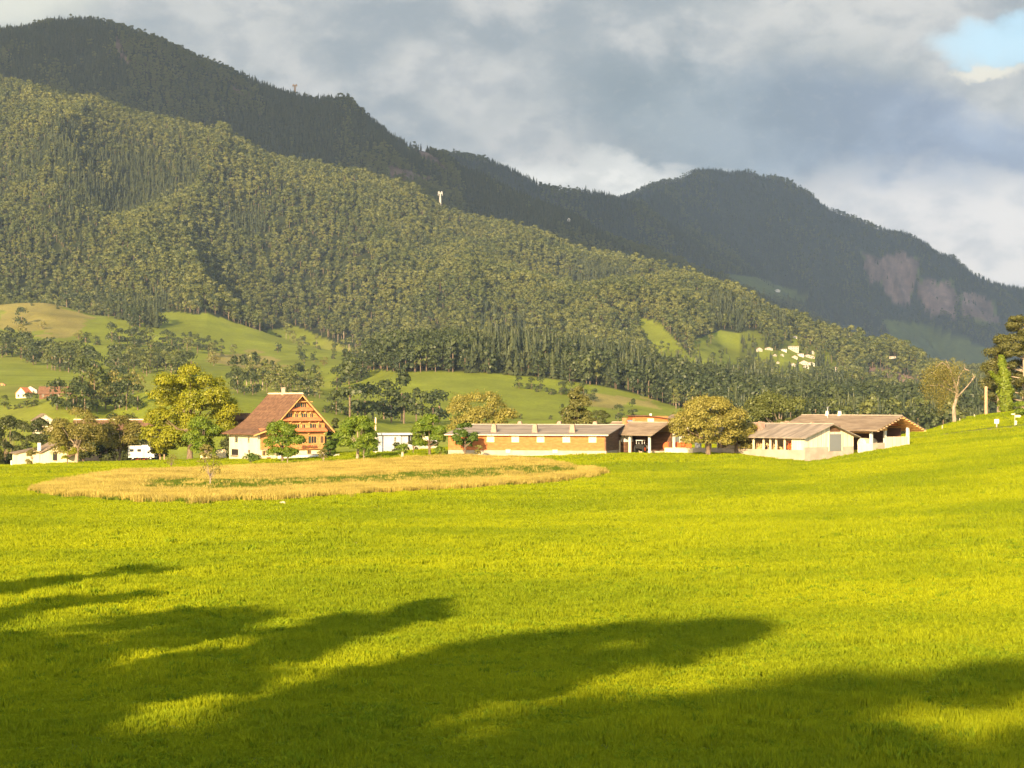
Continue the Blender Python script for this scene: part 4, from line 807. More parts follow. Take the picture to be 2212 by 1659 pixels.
# orange house cluster behind the vehicle shed
Yk = 560.
h = thing('village_house', 'orange walled house with dark flat roof rising behind the vehicle shed', 'house', (XU(1372, Yk), Yk, -18), R(12)); z = lambda v: ZV(v, Yk)+18
MB().box(0, 8.6, 0, 7, -2, z(899)).obj('wall', M['board'], h); MB().box(3.2, 4.9, -.1, -.003, z(912), z(904)).obj('balcony_panel', M['panel'], h)
r = MB(); r.slab([(-.4, z(897.5)), (3, z(897)), (7, z(901)), (11, z(907))], -.8, 7.5, .22); ro = r.obj('roof', M['darkboard'], h); MB().box(4.4, 4.9, 2, 2.5, z(900), z(893.5)).obj('chimney', M['white'], ro)
simple_house('village_house', 'pale gabled house between the vehicle shed and the big pale tree', 1444, 914, 575., 5.6, 7, z(911), 1.8, R(10), 'panel', 'tileg', z0=-18.2)
h = thing('glasshouse', 'low blue grey glazed annex left of the orange walled house', 'annex', (XU(1347, 556.), 556., -18)); MB().box(0, 2.6, 0, 4, -2, z(914)).obj('wall', M['white'], h); MB().prism_y([(-.1, z(914)+.01), (2.7, z(914)+.01), (2.7, z(907)), (.9, z(907))], -.1, 4).obj('glass_roof', M['solar'], h)

def camper():
    Y = 466.; X = XU(307, Y); z0 = ZV(993, Y)
    h = thing('motorhome', 'white motorhome with overcab parked under the yellowing tree', 'motorhome', (X, Y, z0), R(-8))
    b = MB(); b.prism_y([(-2.7, .45), (-2.7, 2.85), (-2.55, 2.95), (1.55, 2.95), (2.0, 2.6), (2.1, 2.05), (1.35, 2.0), (1.3, .45)], -1.05, 1.05); bo = b.obj('body', M['paint'], h)
    c = MB(); c.prism_y([(1.303, .45), (1.353, 1.998), (1.75, 1.95), (2.25, 1.35), (2.85, 1.15), (2.95, .5)], -.97, .97); co = c.obj('cab', M['paint'], h)
    g = MB(); g.prism_y([(1.82, 1.93), (2.27, 1.40), (2.32, 1.44), (1.87, 1.97)], -.85, .85); g.obj('windscreen', M['glass'], co)
    g = MB(); g.box(1.45, 1.95, -1.0, -.972, 1.35, 1.8); g.obj('door_window', M['glass'], co)
    g = MB(); g.box(2.955, 3.0, -.6, .6, .7, .95); g.obj('grille', M['tyre'], co)
    for y_ in (-.78, .78): MB().box(2.93, 2.98, y_-.14, y_+.14, .75, .98).obj('headlight', M['glass'], co)
    for x in (-1.9, -.3): 
        MB().box(x-.42, x+.42, -1.09, -1.053, 1.7, 2.25).obj('side_window', M['glass'], bo)
    MB().box(.35, .95, -1.08, -1.053, .5, 2.4).obj('door', M['render'], bo); MB().box(.1, 1.4, -.5, .5, 2.953, 3.1).obj('roof_light', M['steel'], bo)
    for x in (-1.7, 2.15):
        for y_ in (-.9, .9): wo = MB().wheel((x, y_, .36), .36, .25, 'y', 16).obj('wheel', M['tyre'], h); MB().wheel((x, y_*1.01, .36), .18, .26, 'y', 10).obj('rim', M['steel'], wo)
camper()
def bicycle(u, lab):
    Y = 463.8; X = XU(u, Y); t = thing('bicycle', lab, 'bicycle', (X, Y, g1(X, Y)), R(5))
    for x in (-.52, .52):
        q = MB()
        for k in range(16): a0, a1 = k*.3927, (k+1)*.3927; q.tube([(x+.33*math.cos(a0), 0, .34+.33*math.sin(a0)), (x+.33*math.cos(a1), 0, .34+.33*math.sin(a1))], [.03, .03], 4)
        q.obj('wheel', M['tyre'], t)
    f = MB(); f.tube([(-.52, 0, .34), (-.1, 0, .32), (.42, 0, .85), (-.2, 0, .8), (-.1, 0, .32)], [.025]*5, 5); f.tube([(.42, 0, .85), (.52, 0, .34)], [.025]*2, 5); f.tube([(.42, 0, .85), (.4, 0, 1.0), (.4, .25, 1.02)], [.02]*3, 5); f.obj('frame', M['red'], t)
    s = MB(); s.box(-.34, -.1, -.06, .06, .84, .9); s.obj('saddle', M['tyre'], t)
bicycle(298, 'red bicycle leaning by the side of the white motorhome, rear one'); bicycle(313, 'red bicycle leaning by the front door of the white motorhome')

for k, (u, v0, v1, Y, W) in enumerate([(433, 987, 971, 462, 2.4), (466, 987, 971, 463, 2.2)]):
    X = XU(u, Y); z0 = ZV(v0, Y); t = thing('wall_section', ['cream yard wall section behind the small reddish tree', 'cream yard wall section closest to the farmhouse left side'][k], 'wall', (X, Y, z0)); MB().box(0, W, -.15, .15, -.6, ZV(v1, Y)-z0).obj('wall_body', M['render'], t); MB().box(-.06, W+.06, -.21, .21, ZV(v1, Y)-z0+.003, ZV(v1, Y)-z0+.1).obj('coping', M['conc'], t)
def post(name, lab, u, v0, v1, Y, w_, m, cat='post', group=None, cap=False):
    X = XU(u, Y); z0 = g1(X, Y); zt = z0+(v0-v1)/F*Y; mb = MB().tube([(0, 0, -.3), (0, 0, (zt-z0)*.95), (.02, 0, zt-z0)], [w_/2, w_/2*.95, w_/2*.55], 8)
    o = mb.obj(name, M[m], None, (X, Y, z0)); return tag(o, lab, cat, group)
for u, l in ((346, 'brown timber post just right of the motorhome'), (355, 'tall timber post between motorhome and lime tree')): post('timber_post', l, u, 992, 983 if u == 346 else 978, 464, .35, 'wood')
post('marker_post', 'short white marker post at the dark left edge of the field', 25, 1003, 990, 428, .45, 'white')
for u, l in ((2035.6, 'short pale fence post left of the dead willow'), (2073, 'short pale fence post close to the willow trunk'), (2105, 'short pale fence post between willow and bare pole trunk')): post('fence_post', l, u, 912, 904, 470 if u < 2050 else 486, .22, 'panel')
Y = 478.; post('dead_tree', 'tall bare dead trunk standing on the crest between willow and pines', 2130, 889, 827, 500, .75, 'wood', 'tree trunk')

def signpost():
    Y = 440.; X = XU(2192, Y); z0 = g1(X, Y); t = thing('signpost', 'pale hiking signpost with cream arrow boards on the grassy knoll', 'signpost', (X, Y, z0)); k = Y/F
    MB().tube([(0, 0, -.3), (0, 0, 27*k)], [.09, .08], 8).obj('post', M['conc'], t)
    MB().prism_y([(.1, 17.5*k), (1.05, 17.5*k), (1.25, 20*k), (1.05, 22.5*k), (.1, 22.5*k)], -.05, .05).obj('sign_board', M['blind'], t)
    MB().prism_y([(-.1, 23*k), (-.6, 23*k), (-.72, 24.2*k), (-.6, 25.6*k), (-.1, 25.6*k)], -.05, .05).obj('sign_board', M['blind'], t)
    MB().tube([(.2, -.06, 8*k), (.2, .06, 8*k)], [.26, .26], 12).obj('round_plate', M['blind'], t); MB().tube([(.2, -.06, 3.5*k), (.2, .06, 3.5*k)], [.24, .24], 12).obj('round_plate', M['blind'], t)
    X = XU(2153, Y); z0 = g1(X, Y); t = thing('notice_board', 'small pale notice board on a post left of the signpost', 'notice board', (X, Y, z0)); MB().tube([(0, 0, -.3), (0, 0, 8*k)], [.14, .14], 8).obj('post', M['conc'], t); MB().box(-.45, .45, -.05, .05, 8*k, 17*k).obj('board', M['white'], t); MB().box(-.5, .5, -.09, .09, 17*k+.003, 17.8*k).obj('frame_top', M['wood'], t)
signpost()
# mown ridge of longer grass beside the path and the path itself
me_v = []; 
for k, u in enumerate(np.linspace(1955, 2500, 40)):
    Y = 436-k*.25
    for d in (0, 3.2): X = XU(u, Y+d); me_v.append((X, Y+d, g1(X, Y+d)+.06))
tag(link('path', mesh_np('path', me_v, [(2*i, 2*i+2, 2*i+3, 2*i+1) for i in range(39)], mat('worn_path', (.22, .19, .05), .95, (.30, .25, .08), .8))), kind='structure')

# ------------------------------------------------------------------ stones on the field
for k, (u, v, w_, hh, lab) in enumerate([(609, 1089, 16, 6, 'small pinkish earth mound in the mown meadow below the tall grass'), (765, 1177, 24, 5, 'flat pinkish stone slab lying in the mown meadow'), (1421, 849, 9, 5, 'pale boulder on the hill meadow, upper one'), (1465, 862, 10, 8, 'pale boulder on the hill meadow, lower one near the path')]):
    X, Y = hit(u, v); W = w_/F*Y; H = hh/F*Y; bm = bmesh.new(); bmesh.ops.create_icosphere(bm, subdivisions=3, radius=1); rg = random.Random(k)
    for vv in bm.verts: s = 1+.22*math.sin(vv.co.x*3.1+k)*math.cos(vv.co.y*4+k); vv.co = Vector((vv.co.x*W/2*s, vv.co.y*W/2*s, vv.co.z*H*s if vv.co.z > 0 else vv.co.z*.2))
    me = bpy.data.meshes.new('stone'); bm.to_mesh(me); bm.free(); me.materials.append(M['stone']); tag(link('stone' if k else 'earth_mound', me, None, (X, Y, g1(X, Y))), lab, 'stone' if k else 'mound')

# ------------------------------------------------------------------ named trees near the farm
near_tree('lime_tree', 'huge golden green lime tree left of the farmhouse, tallest tree in the yard', 410, 462, 787, 190, 'lime', 1, 20000, .50, vbase=990, shape='round', z0=.10, lobes=62, lobe=.185, rt=.6, limbs=16)
near_tree('lime_tree', 'smaller golden lime tree merging with the left side of the huge lime', 345, 468, 880, 75, 'lime', 2, 4200, .5, z0=.12, lobes=22, lobe=.3, rt=.3)
near_tree('weeping_tree', 'drooping bright green tree in front of the huge lime', 440, 450, 905, 82, 'fruit', 3, 4800, .45, z0=.14, lobes=26, lobe=.28, rt=.25, bark=BARKL)
near_tree('fruit_tree', 'round full crowned green fruit tree in front of the orange gable', 610, 418, 910, 84, 'fruit', 5, 6500, .40, z0=.16, lobes=30, lobe=.27, rt=.25)
near_tree('fruit_tree', 'broad two topped fruit tree right of the farmhouse', 772, 415, 903, 96, 'fruit', 6, 6500, .42, z0=.2, lobes=30, lobe=.24, rt=.28, bark=BARKL, limbs=12)
near_tree('fruit_tree', 'green fruit tree leaning by the left end of the long barn', 928, 412, 903, 82, 'fruit', 7, 5600, .40, z0=.24, lobes=26, lobe=.25, rt=.25, limbs=10)
near_tree('fruit_tree', 'dark green small fruit tree in front of the long barn windows', 1005, 396.5, 913, 56, 'fruitd', 8, 3400, .38, z0=.3, lobes=18, lobe=.3, rt=.2)
near_tree('sapling', 'thin brownish sapling in front of the long barn', 1031, 395.5, 962, 24, 'autumn', 9, 330, .25, z0=.3, lobes=10, lobe=.3, rt=.08)
near_tree('sapling', 'slim light green sapling before the round fruit tree', 621, 402, 955, 34, 'fruit', 10, 900, .3, z0=.25, lobes=12, lobe=.3, rt=.1, bark=BARKL)
near_tree('sapling', 'small yellow green sapling below the right corner of the farmhouse', 699, 403, 972, 26, 'autumn', 11, 420, .26, z0=.35, lobes=9, lobe=.33, rt=.09, bark=BARKL)
near_tree('sapling', 'slim sapling overlapping the foot of the two topped fruit tree', 786, 405, 962, 34, 'fruit', 12, 700, .3, z0=.3, lobes=12, lobe=.3, rt=.09, bark=BARKL)
near_tree('sapling', 'small round sapling tied to a thick pale stake in the orchard', 868, 398, 962, 34, 'fruit', 13, 800, .28, z0=.45, lobes=10, lobe=.34, rt=.12, bark=BARKL)
post('tree_stake', 'thick pale stake beside the small round orchard sapling', 869.5, 1003, 981, 397, .4, 'panel', 'stake')
near_tree('sapling', 'little sapling at the left end of the long barn foot', 951, 398, 966, 24, 'fruit', 14, 420, .28, z0=.3, lobes=9, lobe=.33, rt=.08)
near_tree('sapling', 'bushy dark green sapling before the cream side wall of the farmhouse', 542, 408, 980, 40, 'fruitd', 15, 900, .32, z0=.25, lobes=12, lobe=.32, rt=.1)
near_tree('fruit_tree', 'small reddish leaved tree by the cream yard wall', 443, 425, 960, 30, 'autumn', 16, 800, .3, z0=.35, lobes=12, lobe=.3, rt=.2, bark=BARKL)
near_tree('sapling', 'nearly bare young tree at the upper edge of the straw meadow', 370, 385, 982, 34, 'autumn', 17, 150, .24, z0=.3, lobes=10, lobe=.35, rt=.08, limbs=10)
near_tree('young_tree', 'young tree with pale slender trunk rising out of the straw meadow', 454, 290, 984, 58, 'autumn', 18, 480, .22, z0=.4, lobes=14, lobe=.33, rt=.1, limbs=12, bark=BARKL)
near_tree('beech_tree', 'wide brownish yellow tree with pale trunk beside the small cottage', 165, 455, 884, 122, 'autumn', 20, 8000, .42, z0=.16, lobes=36, lobe=.26, rt=.4, limbs=14, bark=BARKL)
near_tree('beech_tree', 'rounded yellow brown tree hanging over the white motorhome', 258, 468, 906, 96, 'autumn', 21, 6200, .42, z0=.24, lobes=28, lobe=.28, rt=.28, limbs=10)
near_tree('sapling', 'small golden tree just right of the cream cottage', 146, 436, 960, 36, 'lime', 22, 900, .3, z0=.25, lobes=12, lobe=.3, rt=.12)
near_tree('bush', 'olive bush in front of the small cream cottage', 69, 448, 966, 28, 'autumn', 23, 900, .3, cat='bush', z0=.05, lobes=12, lobe=.35, rt=.08)
near_tree('conifer', 'small dark conifer behind the right eave of the farmhouse', 722, 470, 900, 30, 'dark', 24, 2000, .4, z0=.1, lobes=16, lobe=.35, rt=.2, shape='column')
near_tree('bush', 'green shrub between the farmhouse and the two topped fruit tree', 712, 440, 938, 34, 'fruitd', 25, 1700, .35, cat='bush', z0=.05, lobes=14, lobe=.33, rt=.1)
near_tree('bush', 'dark rounded bush under the bungalow window', 857, 446, 957, 22, 'dark', 26, 800, .3, cat='bush', z0=.05, lobes=9, lobe=.4, rt=.1)
near_tree('bush', 'dark clipped bush at the right end of the bungalow', 893, 430, 950, 24, 'dark', 27, 900, .3, cat='bush', z0=.05, lobes=9, lobe=.4, rt=.1)
near_tree('walnut_tree', 'wide golden bushy tree rising behind the roof of the long barn', 1030, 452, 857, 150, 'pale', 28, 8500, .45, z0=.2, lobes=40, lobe=.22, rt=.4)
near_tree('cedar', 'broad pyramid shaped dark pine behind the long barn roof', 1247, 446, 830, 96, 'pine', 29, 8500, .5, z0=.1, lobes=44, lobe=.28, rt=.45, shape='cone')
near_tree('walnut_tree', 'grey green tree half hidden right of the pyramid shaped pine', 1297, 500, 885, 50, 'dark', 30, 2500, .5, z0=.2, lobes=16, lobe=.3, rt=.3)
near_tree('willow_bush', 'big pale golden spreading tree in front of the low yard wall', 1530, 386, 864, 150, 'pale', 31, 13000, .40, z0=.17, lobes=60, lobe=.2, rt=.42, limbs=18)
near_tree('willow_bush', 'pale golden tree grown together with the right side of the spreading one', 1590, 392, 900, 80, 'pale', 32, 4800, .40, z0=.12, lobes=26, lobe=.28, rt=.25)
near_tree('ash_tree', 'dome shaped olive green tree behind the cow shed roof', 1683, 452, 846, 148, 'wood', 33, 8500, .48, z0=.1, lobes=44, lobe=.24, rt=.45, bark=BARKL, limbs=14)

def willow():
    Y = 492.; X = XU(2062, Y); z0 = g1(X, Y); k = Y/F; rg = np.random.default_rng(8)
    t = thing('dead_willow', 'half dead weeping willow with bare broken limbs on the crest', 'tree', (X, Y, z0)); mb = MB(); z_ = lambda v: (V0-v)*k-z0; x_ = lambda u: (u-2062)*k
    mb.tube([(0, 0, -.5), (x_(2060), 0, z_(880)), (x_(2066), .2, z_(862)), (x_(2068), 0, z_(845)), (x_(2058), 0, z_(815)), (x_(2050), .3, z_(790)), (x_(2044), .3, z_(777))], [.48, .38, .38, .3, .2, .13, .06], 9)
    limbs = [[(2066, 858), (2085, 838), (2100, 820), (2107, 812)], [(2066, 835), (2072, 812), (2083, 797), (2084, 786)], [(2064, 838), (2040, 822), (2028, 812), (2010, 803)], [(2058, 820), (2048, 812), (2035, 795), (2034, 790)], [(2068, 850), (2045, 838), (2030, 832), (2000, 833)], [(2083, 797), (2092, 800), (2096, 800)], [(2100, 820), (2104, 814), (2100, 806)], [(2050, 795), (2036, 783), (2020, 792)]]
    for q in limbs: mb.tube([(x_(u), rg.normal(0, .4), z_(v)) for u, v in q], list(np.linspace(.18, .05, len(q))), 6)
    mb.obj('trunk', BARKL, t); V = []; Q = []
    pts = []
    for c, n in (((2005, 800, 14, 60), 9), ((2022, 790, 22, 75), 14), ((2040, 785, 20, 95), 16), ((2055, 800, 16, 70), 10), ((2012, 835, 18, 40), 9), ((2035, 850, 18, 48), 12), ((2085, 805, 14, 25), 5), ((2070, 785, 10, 50), 5)):
        for j in range(n*8):
            u = c[0]+rg.normal(0, c[2]*.5); v = c[1]+rg.uniform(-8, 10); ln = rg.uniform(.3, 1)*c[3]; y_ = rg.normal(0, 2.2)
            for s in range(int(ln/2.2)): pts.append((x_(u)+rg.normal(0, .18), y_+rg.normal(0, .18), min(z_(v+s*2.2), 99)))
    pts = np.array(pts); pts = pts[pts[:, 2] > .6]; pts = pts[rng.random(len(pts)) < .8]; V, Q = leafquads(pts, rg.normal(0, 1, (len(pts), 3)), .27, rg, .8, .5); link('crown', mesh_np('willow_fronds', V, Q, L['autumn']), t)
willow()
def ivy_trunk():
    Y = 505.; X = XU(2172, Y); z0 = g1(X, Y); k = Y/F; rg = np.random.default_rng(9); t = thing('ivy_clad_trunk', 'dead trunk thickly clad in bright green ivy before the dark pine', 'tree', (X, Y, z0)); H = (880-757)*k
    MB().tube([(0, 0, -.5), (.0, 0, H*.4), (-.5, 0, H*.75), (-.9, 0, H*.98)], [.6, .5, .3, .1], 8).obj('trunk', BARK, t); n = 5200; h = rg.uniform(.02, 1, n); a = rg.uniform(0, 6.283, n); r = np.interp(h, [0, .2, .5, .75, 1], [1.3, 1.6, 1.5, 1.0, .5])*rg.uniform(.55, 1.1, n)*(1+.25*np.sin(h*23+a*2))
    cx = np.interp(h, [0, .4, .75, 1], [0, 0, -.5, -1.0]); p = np.stack([cx+r*np.cos(a), r*np.sin(a), h*H], 1)
    m2 = 700; s = rg.uniform(0, 1, m2); p2 = np.stack([-1-s*2.6+rg.normal(0, .2, m2), rg.normal(0, .4, m2), H*(.55+.17*s)-.8*(1-s)+rg.normal(0, .5, m2)*(1.1-s)], 1); p = np.concatenate([p, p2])
    d = np.concatenate([np.stack([np.cos(a), np.sin(a), h*0+.2], 1), rg.normal(0, 1, (m2, 3))]); V, Q = leafquads(p, d, .42, rg, .8); link('ivy', mesh_np('ivy', V, Q, L['ivy']), t)
ivy_trunk()
def big_pine(u, Y, vtop, wpx, seed, lab, n=9000):
    X = XU(u, Y); z0 = g1(X, Y); k = Y/F; H = (V0-vtop)*k-z0; W = wpx*k*1.3; rg = np.random.default_rng(seed); t = thing('pine_tree', lab, 'tree', (X, Y, z0)); mb = MB(); mb.tube([(0, 0, -.5), (.2, 0, H*.4), (-.1, 0, H*.75), (.1, 0, H*.97)], [.55, .45, .3, .1], 9); C = []
    for q in range(40):
        h = rg.uniform(.1, .98); a = rg.uniform(0, 6.283); r = W/2*(1.05-.75*h**1.6)*rg.uniform(.6, 1.1); e = Vector((r*math.cos(a), r*math.sin(a), H*h+.4)); mb.tube([(0, 0, H*h-1.0), (r*.5*math.cos(a), r*.5*math.sin(a), H*h-.3), tuple(e)], [.16, .1, .04], 5)
        C.append((tuple(e), rg.uniform(.8, 1.8))); C.append(((r*.55*math.cos(a+.3), r*.55*math.sin(a+.3), H*h+.5), rg.uniform(.9, 1.6)))
    mb.obj('trunk', BARKL, t); n = int(n*1.6); Cc = np.array([c[0] for c in C]); Rr = np.array([c[1] for c in C]); pk = rg.choice(len(C), n, p=Rr**2/np.sum(Rr**2)); d = rg.normal(0, 1, (n, 3)); d /= np.linalg.norm(d, axis=1)[:, None]
    p = Cc[pk]+d*(Rr[pk]*rg.uniform(.5, 1.05, n))[:, None]*np.array([1.1, 1.1, .72]); V, Q = leafquads(p, d, .36, rg, .9); link('crown', mesh_np('pine_crown', V, Q, L['pine']), t)
big_pine(2212, 512, 688, 130, 40, 'tall dark pine at the right edge with bare lower branches', 19000)
big_pine(2158, 518, 730, 70, 41, 'slightly lower dark pine behind the ivy clad trunk', 10000)
near_tree('bush', 'dense green bush at the foot of the tall pine by the signpost', 2212, 470, 868, 40, 'fruit', 42, 2200, .35, cat='bush', z0=.05, lobes=14, lobe=.35, rt=.12)
near_tree('bush', 'low green bush trailing off to the right of the signpost bush', 2245, 465, 880, 50, 'fruitd', 43, 2000, .35, cat='bush', z0=.05, lobes=14, lobe=.35, rt=.12)

# dark trees beyond the left field edge
for k, (u, Y, vt, wp, lf) in enumerate([(10, 540, 905, 70, 'dark'), (48, 560, 912, 60, 'dark'), (86, 545, 898, 62, 'dark'), (115, 575, 895, 60, 'dark'), (-40, 520, 900, 80, 'dark'), (28, 620, 884, 50, 'woodd'), (205, 600, 884, 60, 'dark'), (285, 585, 880, 70, 'dark'), (300, 560, 905, 60, 'dark'), (245, 640, 882, 50, 'woodd'), (505, 560, 892, 60, 'dark'), (225, 500, 922, 60, 'dark'), (285, 500, 925, 70, 'dark'), (180, 495, 915, 60, 'dark'), (345, 490, 940, 60, 'dark')]):
    near_tree('shade_tree', ['dark broad tree at the far left beyond the field edge', 'dark tree over the cottage roof, left of the hidden gabled house', 'dark tree right above the cottage', 'dark tree between the cottage and the yellow brown tree', 'dark tree cut by the left edge of the picture', 'blue green tree behind the dark trees at far left', 'dark tree behind the brownish yellow tree', 'dark tree beside the long brown roof', 'dark shaded tree behind the motorhome', 'grey green tree above the long brown roof', 'dark tree between lime and farmhouse roof', 'dark low tree under the long brown roof, left one', 'dark low tree behind the motorhome rear', 'dark low tree behind the pale trunked tree', 'dark low tree behind the motorhome bonnet'][k],
              u, Y, vt, wp, lf, 60+k, 2600, .6, z0=.06, lobes=18, lobe=.36, rt=.3)

# ------------------------------------------------------------------ trees of the foothills, each one object (crown and trunk too small to tell apart)
hill = [far_tree('tree', 14, 12, 420, 1.25, 'woodd', 501, 'round', 14, .38, z0=.08), far_tree('tree', 15, 11, 420, 1.25, 'wood', 502, 'round', 16, .36, z0=.12), far_tree('tree', 18, 9, 420, 1.2, 'woodd', 503, 'column', 14, .4, z0=.1),
        far_tree('tree', 17, 9, 360, 1.2, 'wood', 504, 'column', 12, .4, z0=.25, bark=BARKL), spruce('tree', 20, 7, 505, tiers=12, per=12), far_tree('tree', 11, 11, 380, 1.1, 'autumn', 506, 'round', 14, .38, z0=.06), far_tree('shrub', 4.5, 7, 260, .8, 'woodd', 507, 'round', 10, .42, z0=0)]
hrng = np.random.default_rng(77); used_n = [0]
def hill_tree(u, v, k, s, label, group, Ymin=850, name='tree'):
    X, Y = hit(u, v, Ymin); o = link(name, hill[k], None, (X, Y, g1(X, Y)-.2), hrng.uniform(0, 6.28)); q = 1.2*s*hrng.uniform(.85, 1.18); o.scale = (q*hrng.uniform(.9, 1.12), q*hrng.uniform(.9, 1.12), q*hrng.uniform(.88, 1.15)); tag(o, label, 'tree' if k != 6 else 'shrub', group); used_n[0] += 1
ONES = 'first second third fourth fifth sixth seventh eighth ninth tenth eleventh twelfth thirteenth fourteenth fifteenth sixteenth seventeenth eighteenth nineteenth'.split()
def ordinal(i):
    if i < 19: return ONES[i]
    t_, o_ = divmod(i+1, 10); return {2: 'twentieth', 3: 'thirtieth'}[t_] if o_ == 0 else {2: 'twenty', 3: 'thirty'}[t_]+'-'+ONES[o_-1]
KW = {0: 'round', 1: 'rounded lighter', 2: 'upright', 3: 'slender', 4: 'spiky conifer', 5: 'brownish', 6: 'shrubby'}
def belt(path, width, n, kinds, s, label, group, Ymin=850):
    pu = [p[0] for p in path]; pv = [p[1] for p in path]; cum = np.concatenate([[0], np.cumsum(np.hypot(np.diff(pu), np.diff(pv)))])
    for i in range(n):
        t_ = (i+hrng.uniform(.1, .9))/n*cum[-1]; k_ = int(hrng.choice(kinds))
        hill_tree(np.interp(t_, cum, pu), np.interp(t_, cum, pv)+hrng.uniform(-width/2, width/2), k_, s, ordinal(i)+' from the left, '+KW[k_]+', among the '+group, group, Ymin)
belt([(135, 655), (180, 668), (240, 680), (300, 700), (350, 712)], 22, 34, [0, 0, 2, 4], 1.34, 'dark green tree in the wooded belt crossing the upper left meadow', 'trees of the upper left belt', 1500)
belt([(0, 768), (50, 775), (110, 790), (160, 800), (215, 812)], 22, 34, [0, 0, 1], 1.18, 'dark tree in the thick hedge below the left meadow', 'trees of the lower left hedge', 1500)
belt([(240, 745), (290, 742), (325, 745)], 22, 9, [0, 2], 1.0, 'tall dark tree in the clump on the middle left meadow', 'trees of the meadow clump', 1500)
hill_tree(326, 775, 3, 1.55, 'tallest pale slender tree standing before the meadow clump', 'trees of the meadow clump', 1500)
belt([(240, 800), (290, 795), (340, 800), (390, 808), (415, 800)], 30, 26, [0, 1, 0], 1.08, 'dark tree in the grove above the lime crown', 'trees of the grove above the lime', 1400)
belt([(350, 740), (400, 755), (450, 760), (480, 765)], 22, 16, [0, 1, 2], .85, 'tree on the slope between meadow clump and forest', 'trees under the forest edge', 1500)
belt([(500, 838), (560, 835), (620, 842), (690, 850)], 16, 22, [2, 3, 3, 2], .88, 'tall slender tree in the row behind the farmhouse roof', 'trees of the row behind the farmhouse', 1300)
belt([(500, 852), (560, 850), (620, 856), (700, 862)], 8, 12, [0, 1], .7, 'rounded tree at the foot of the row behind the farmhouse', 'trees at the foot of the farmhouse row', 1200)
belt([(725, 835), (760, 825), (790, 815)], 20, 8, [0, 0, 2], 1.0, 'dark tree at the left tip of the big green hill meadow', 'trees at the hill meadow tip', 1400)
belt([(752, 902), (800, 905), (850, 910), (900, 915), (955, 918)], 8, 12, [1, 0, 2, 0], 1.02, 'big green tree in the row before the sloping hill meadow', 'trees of the row before the hill meadow', 900)
belt([(690, 890), (720, 890), (760, 900)], 8, 5, [0, 6], .6, 'low dark tree behind the right eave of the farmhouse', 'low trees behind the farmhouse', 900)
belt([(172, 856), (200, 860), (230, 862), (300, 848)], 8, 14, [5, 1, 5, 0], .85, 'soft olive tree around the far left farmstead', 'trees around the far farmstead', 1120)
belt([(5, 880), (40, 884), (75, 880)], 6, 6, [0, 0, 6], .42, 'dark tree in front of the far left farmstead', 'trees before the far farmstead', 1000)
belt([(115, 888), (150, 888), (200, 890), (250, 884), (300, 888)], 8, 12, [0, 0, 1], .7, 'dark tree on the low ground between hillock and field', 'trees under the left hillocks', 900)
belt([(1000, 897), (1100, 905), (1150, 908), (1200, 905), (1330, 908), (1400, 905)], 6, 10, [0, 2, 6, 6], .5, 'low tree at the foot of the hill meadow behind the barn roof', 'low trees behind the barn', 1000)
belt([(1120, 842), (1180, 848), (1240, 855), (1290, 865)], 8, 16, [0, 0, 6], .62, 'dark bush on the slope edge under the crest wood', 'bushes under the crest wood', 1300)
belt([(1450, 880), (1490, 884), (1540, 888), (1600, 895)], 10, 12, [2, 3, 0], .85, 'tree at the right end of the hill meadow', 'trees at the right end of the hill meadow', 1200)
LN = 0
for (u, v, k, s) in [(47, 705, 0, 1.25), (93, 712, 5, .8), (48, 728, 5, .9), (62, 735, 5, .8), (115, 742, 6, 1), (28, 742, 0, .6), (0, 738, 0, .9), (170, 735, 5, .9), (210, 745, 6, 1.5), (185, 740, 6, 1.6), (15, 645, 1, .7), (40, 640, 0, .7), (65, 638, 0, .8), (90, 636, 1, .8), (255, 690, 6, 1), (125, 668, 6, .8), (70, 660, 6, .7)]:
    LN += 1; hill_tree(u, v, k, s, KW[k]+' tree alone on the left meadow, '+(['', 'dark with a cast shadow', 'open branched', 'smaller brown one', 'lower brown one', 'below the tan slope', 'by the left edge, lower', 'cut by the left edge', 'right of the tan slope', 'large bushy', 'bushy and left of the large', 'uppermost at the left edge', 'second along the top meadow', 'third along the top meadow', 'fourth along the top meadow', 'just under the belt', 'on the tan slope', 'highest on the tan slope'][LN]), 'lone trees on the left meadow', 1400)
for LN, (u, v, k, s) in enumerate(sorted([(462, 790, 5, .95), (505, 770, 1, .7), (530, 775, 6, .8), (648, 802, 0, .5), (560, 775, 6, .7), (700, 790, 5, .6), (745, 770, 6, 1.2), (760, 790, 6, 1.0), (600, 795, 6, .5), (720, 775, 6, 1.2), (690, 755, 6, 1.0), (640, 765, 6, .5), (600, 748, 6, .5), (480, 768, 6, .8)])):
    hill_tree(u, v, k, s, ordinal(LN)+' from the left, '+KW[k]+', scattered on the bright clearing below the forest', 'scattered trees on the bright clearing', 1400)
print('hill trees', used_n)

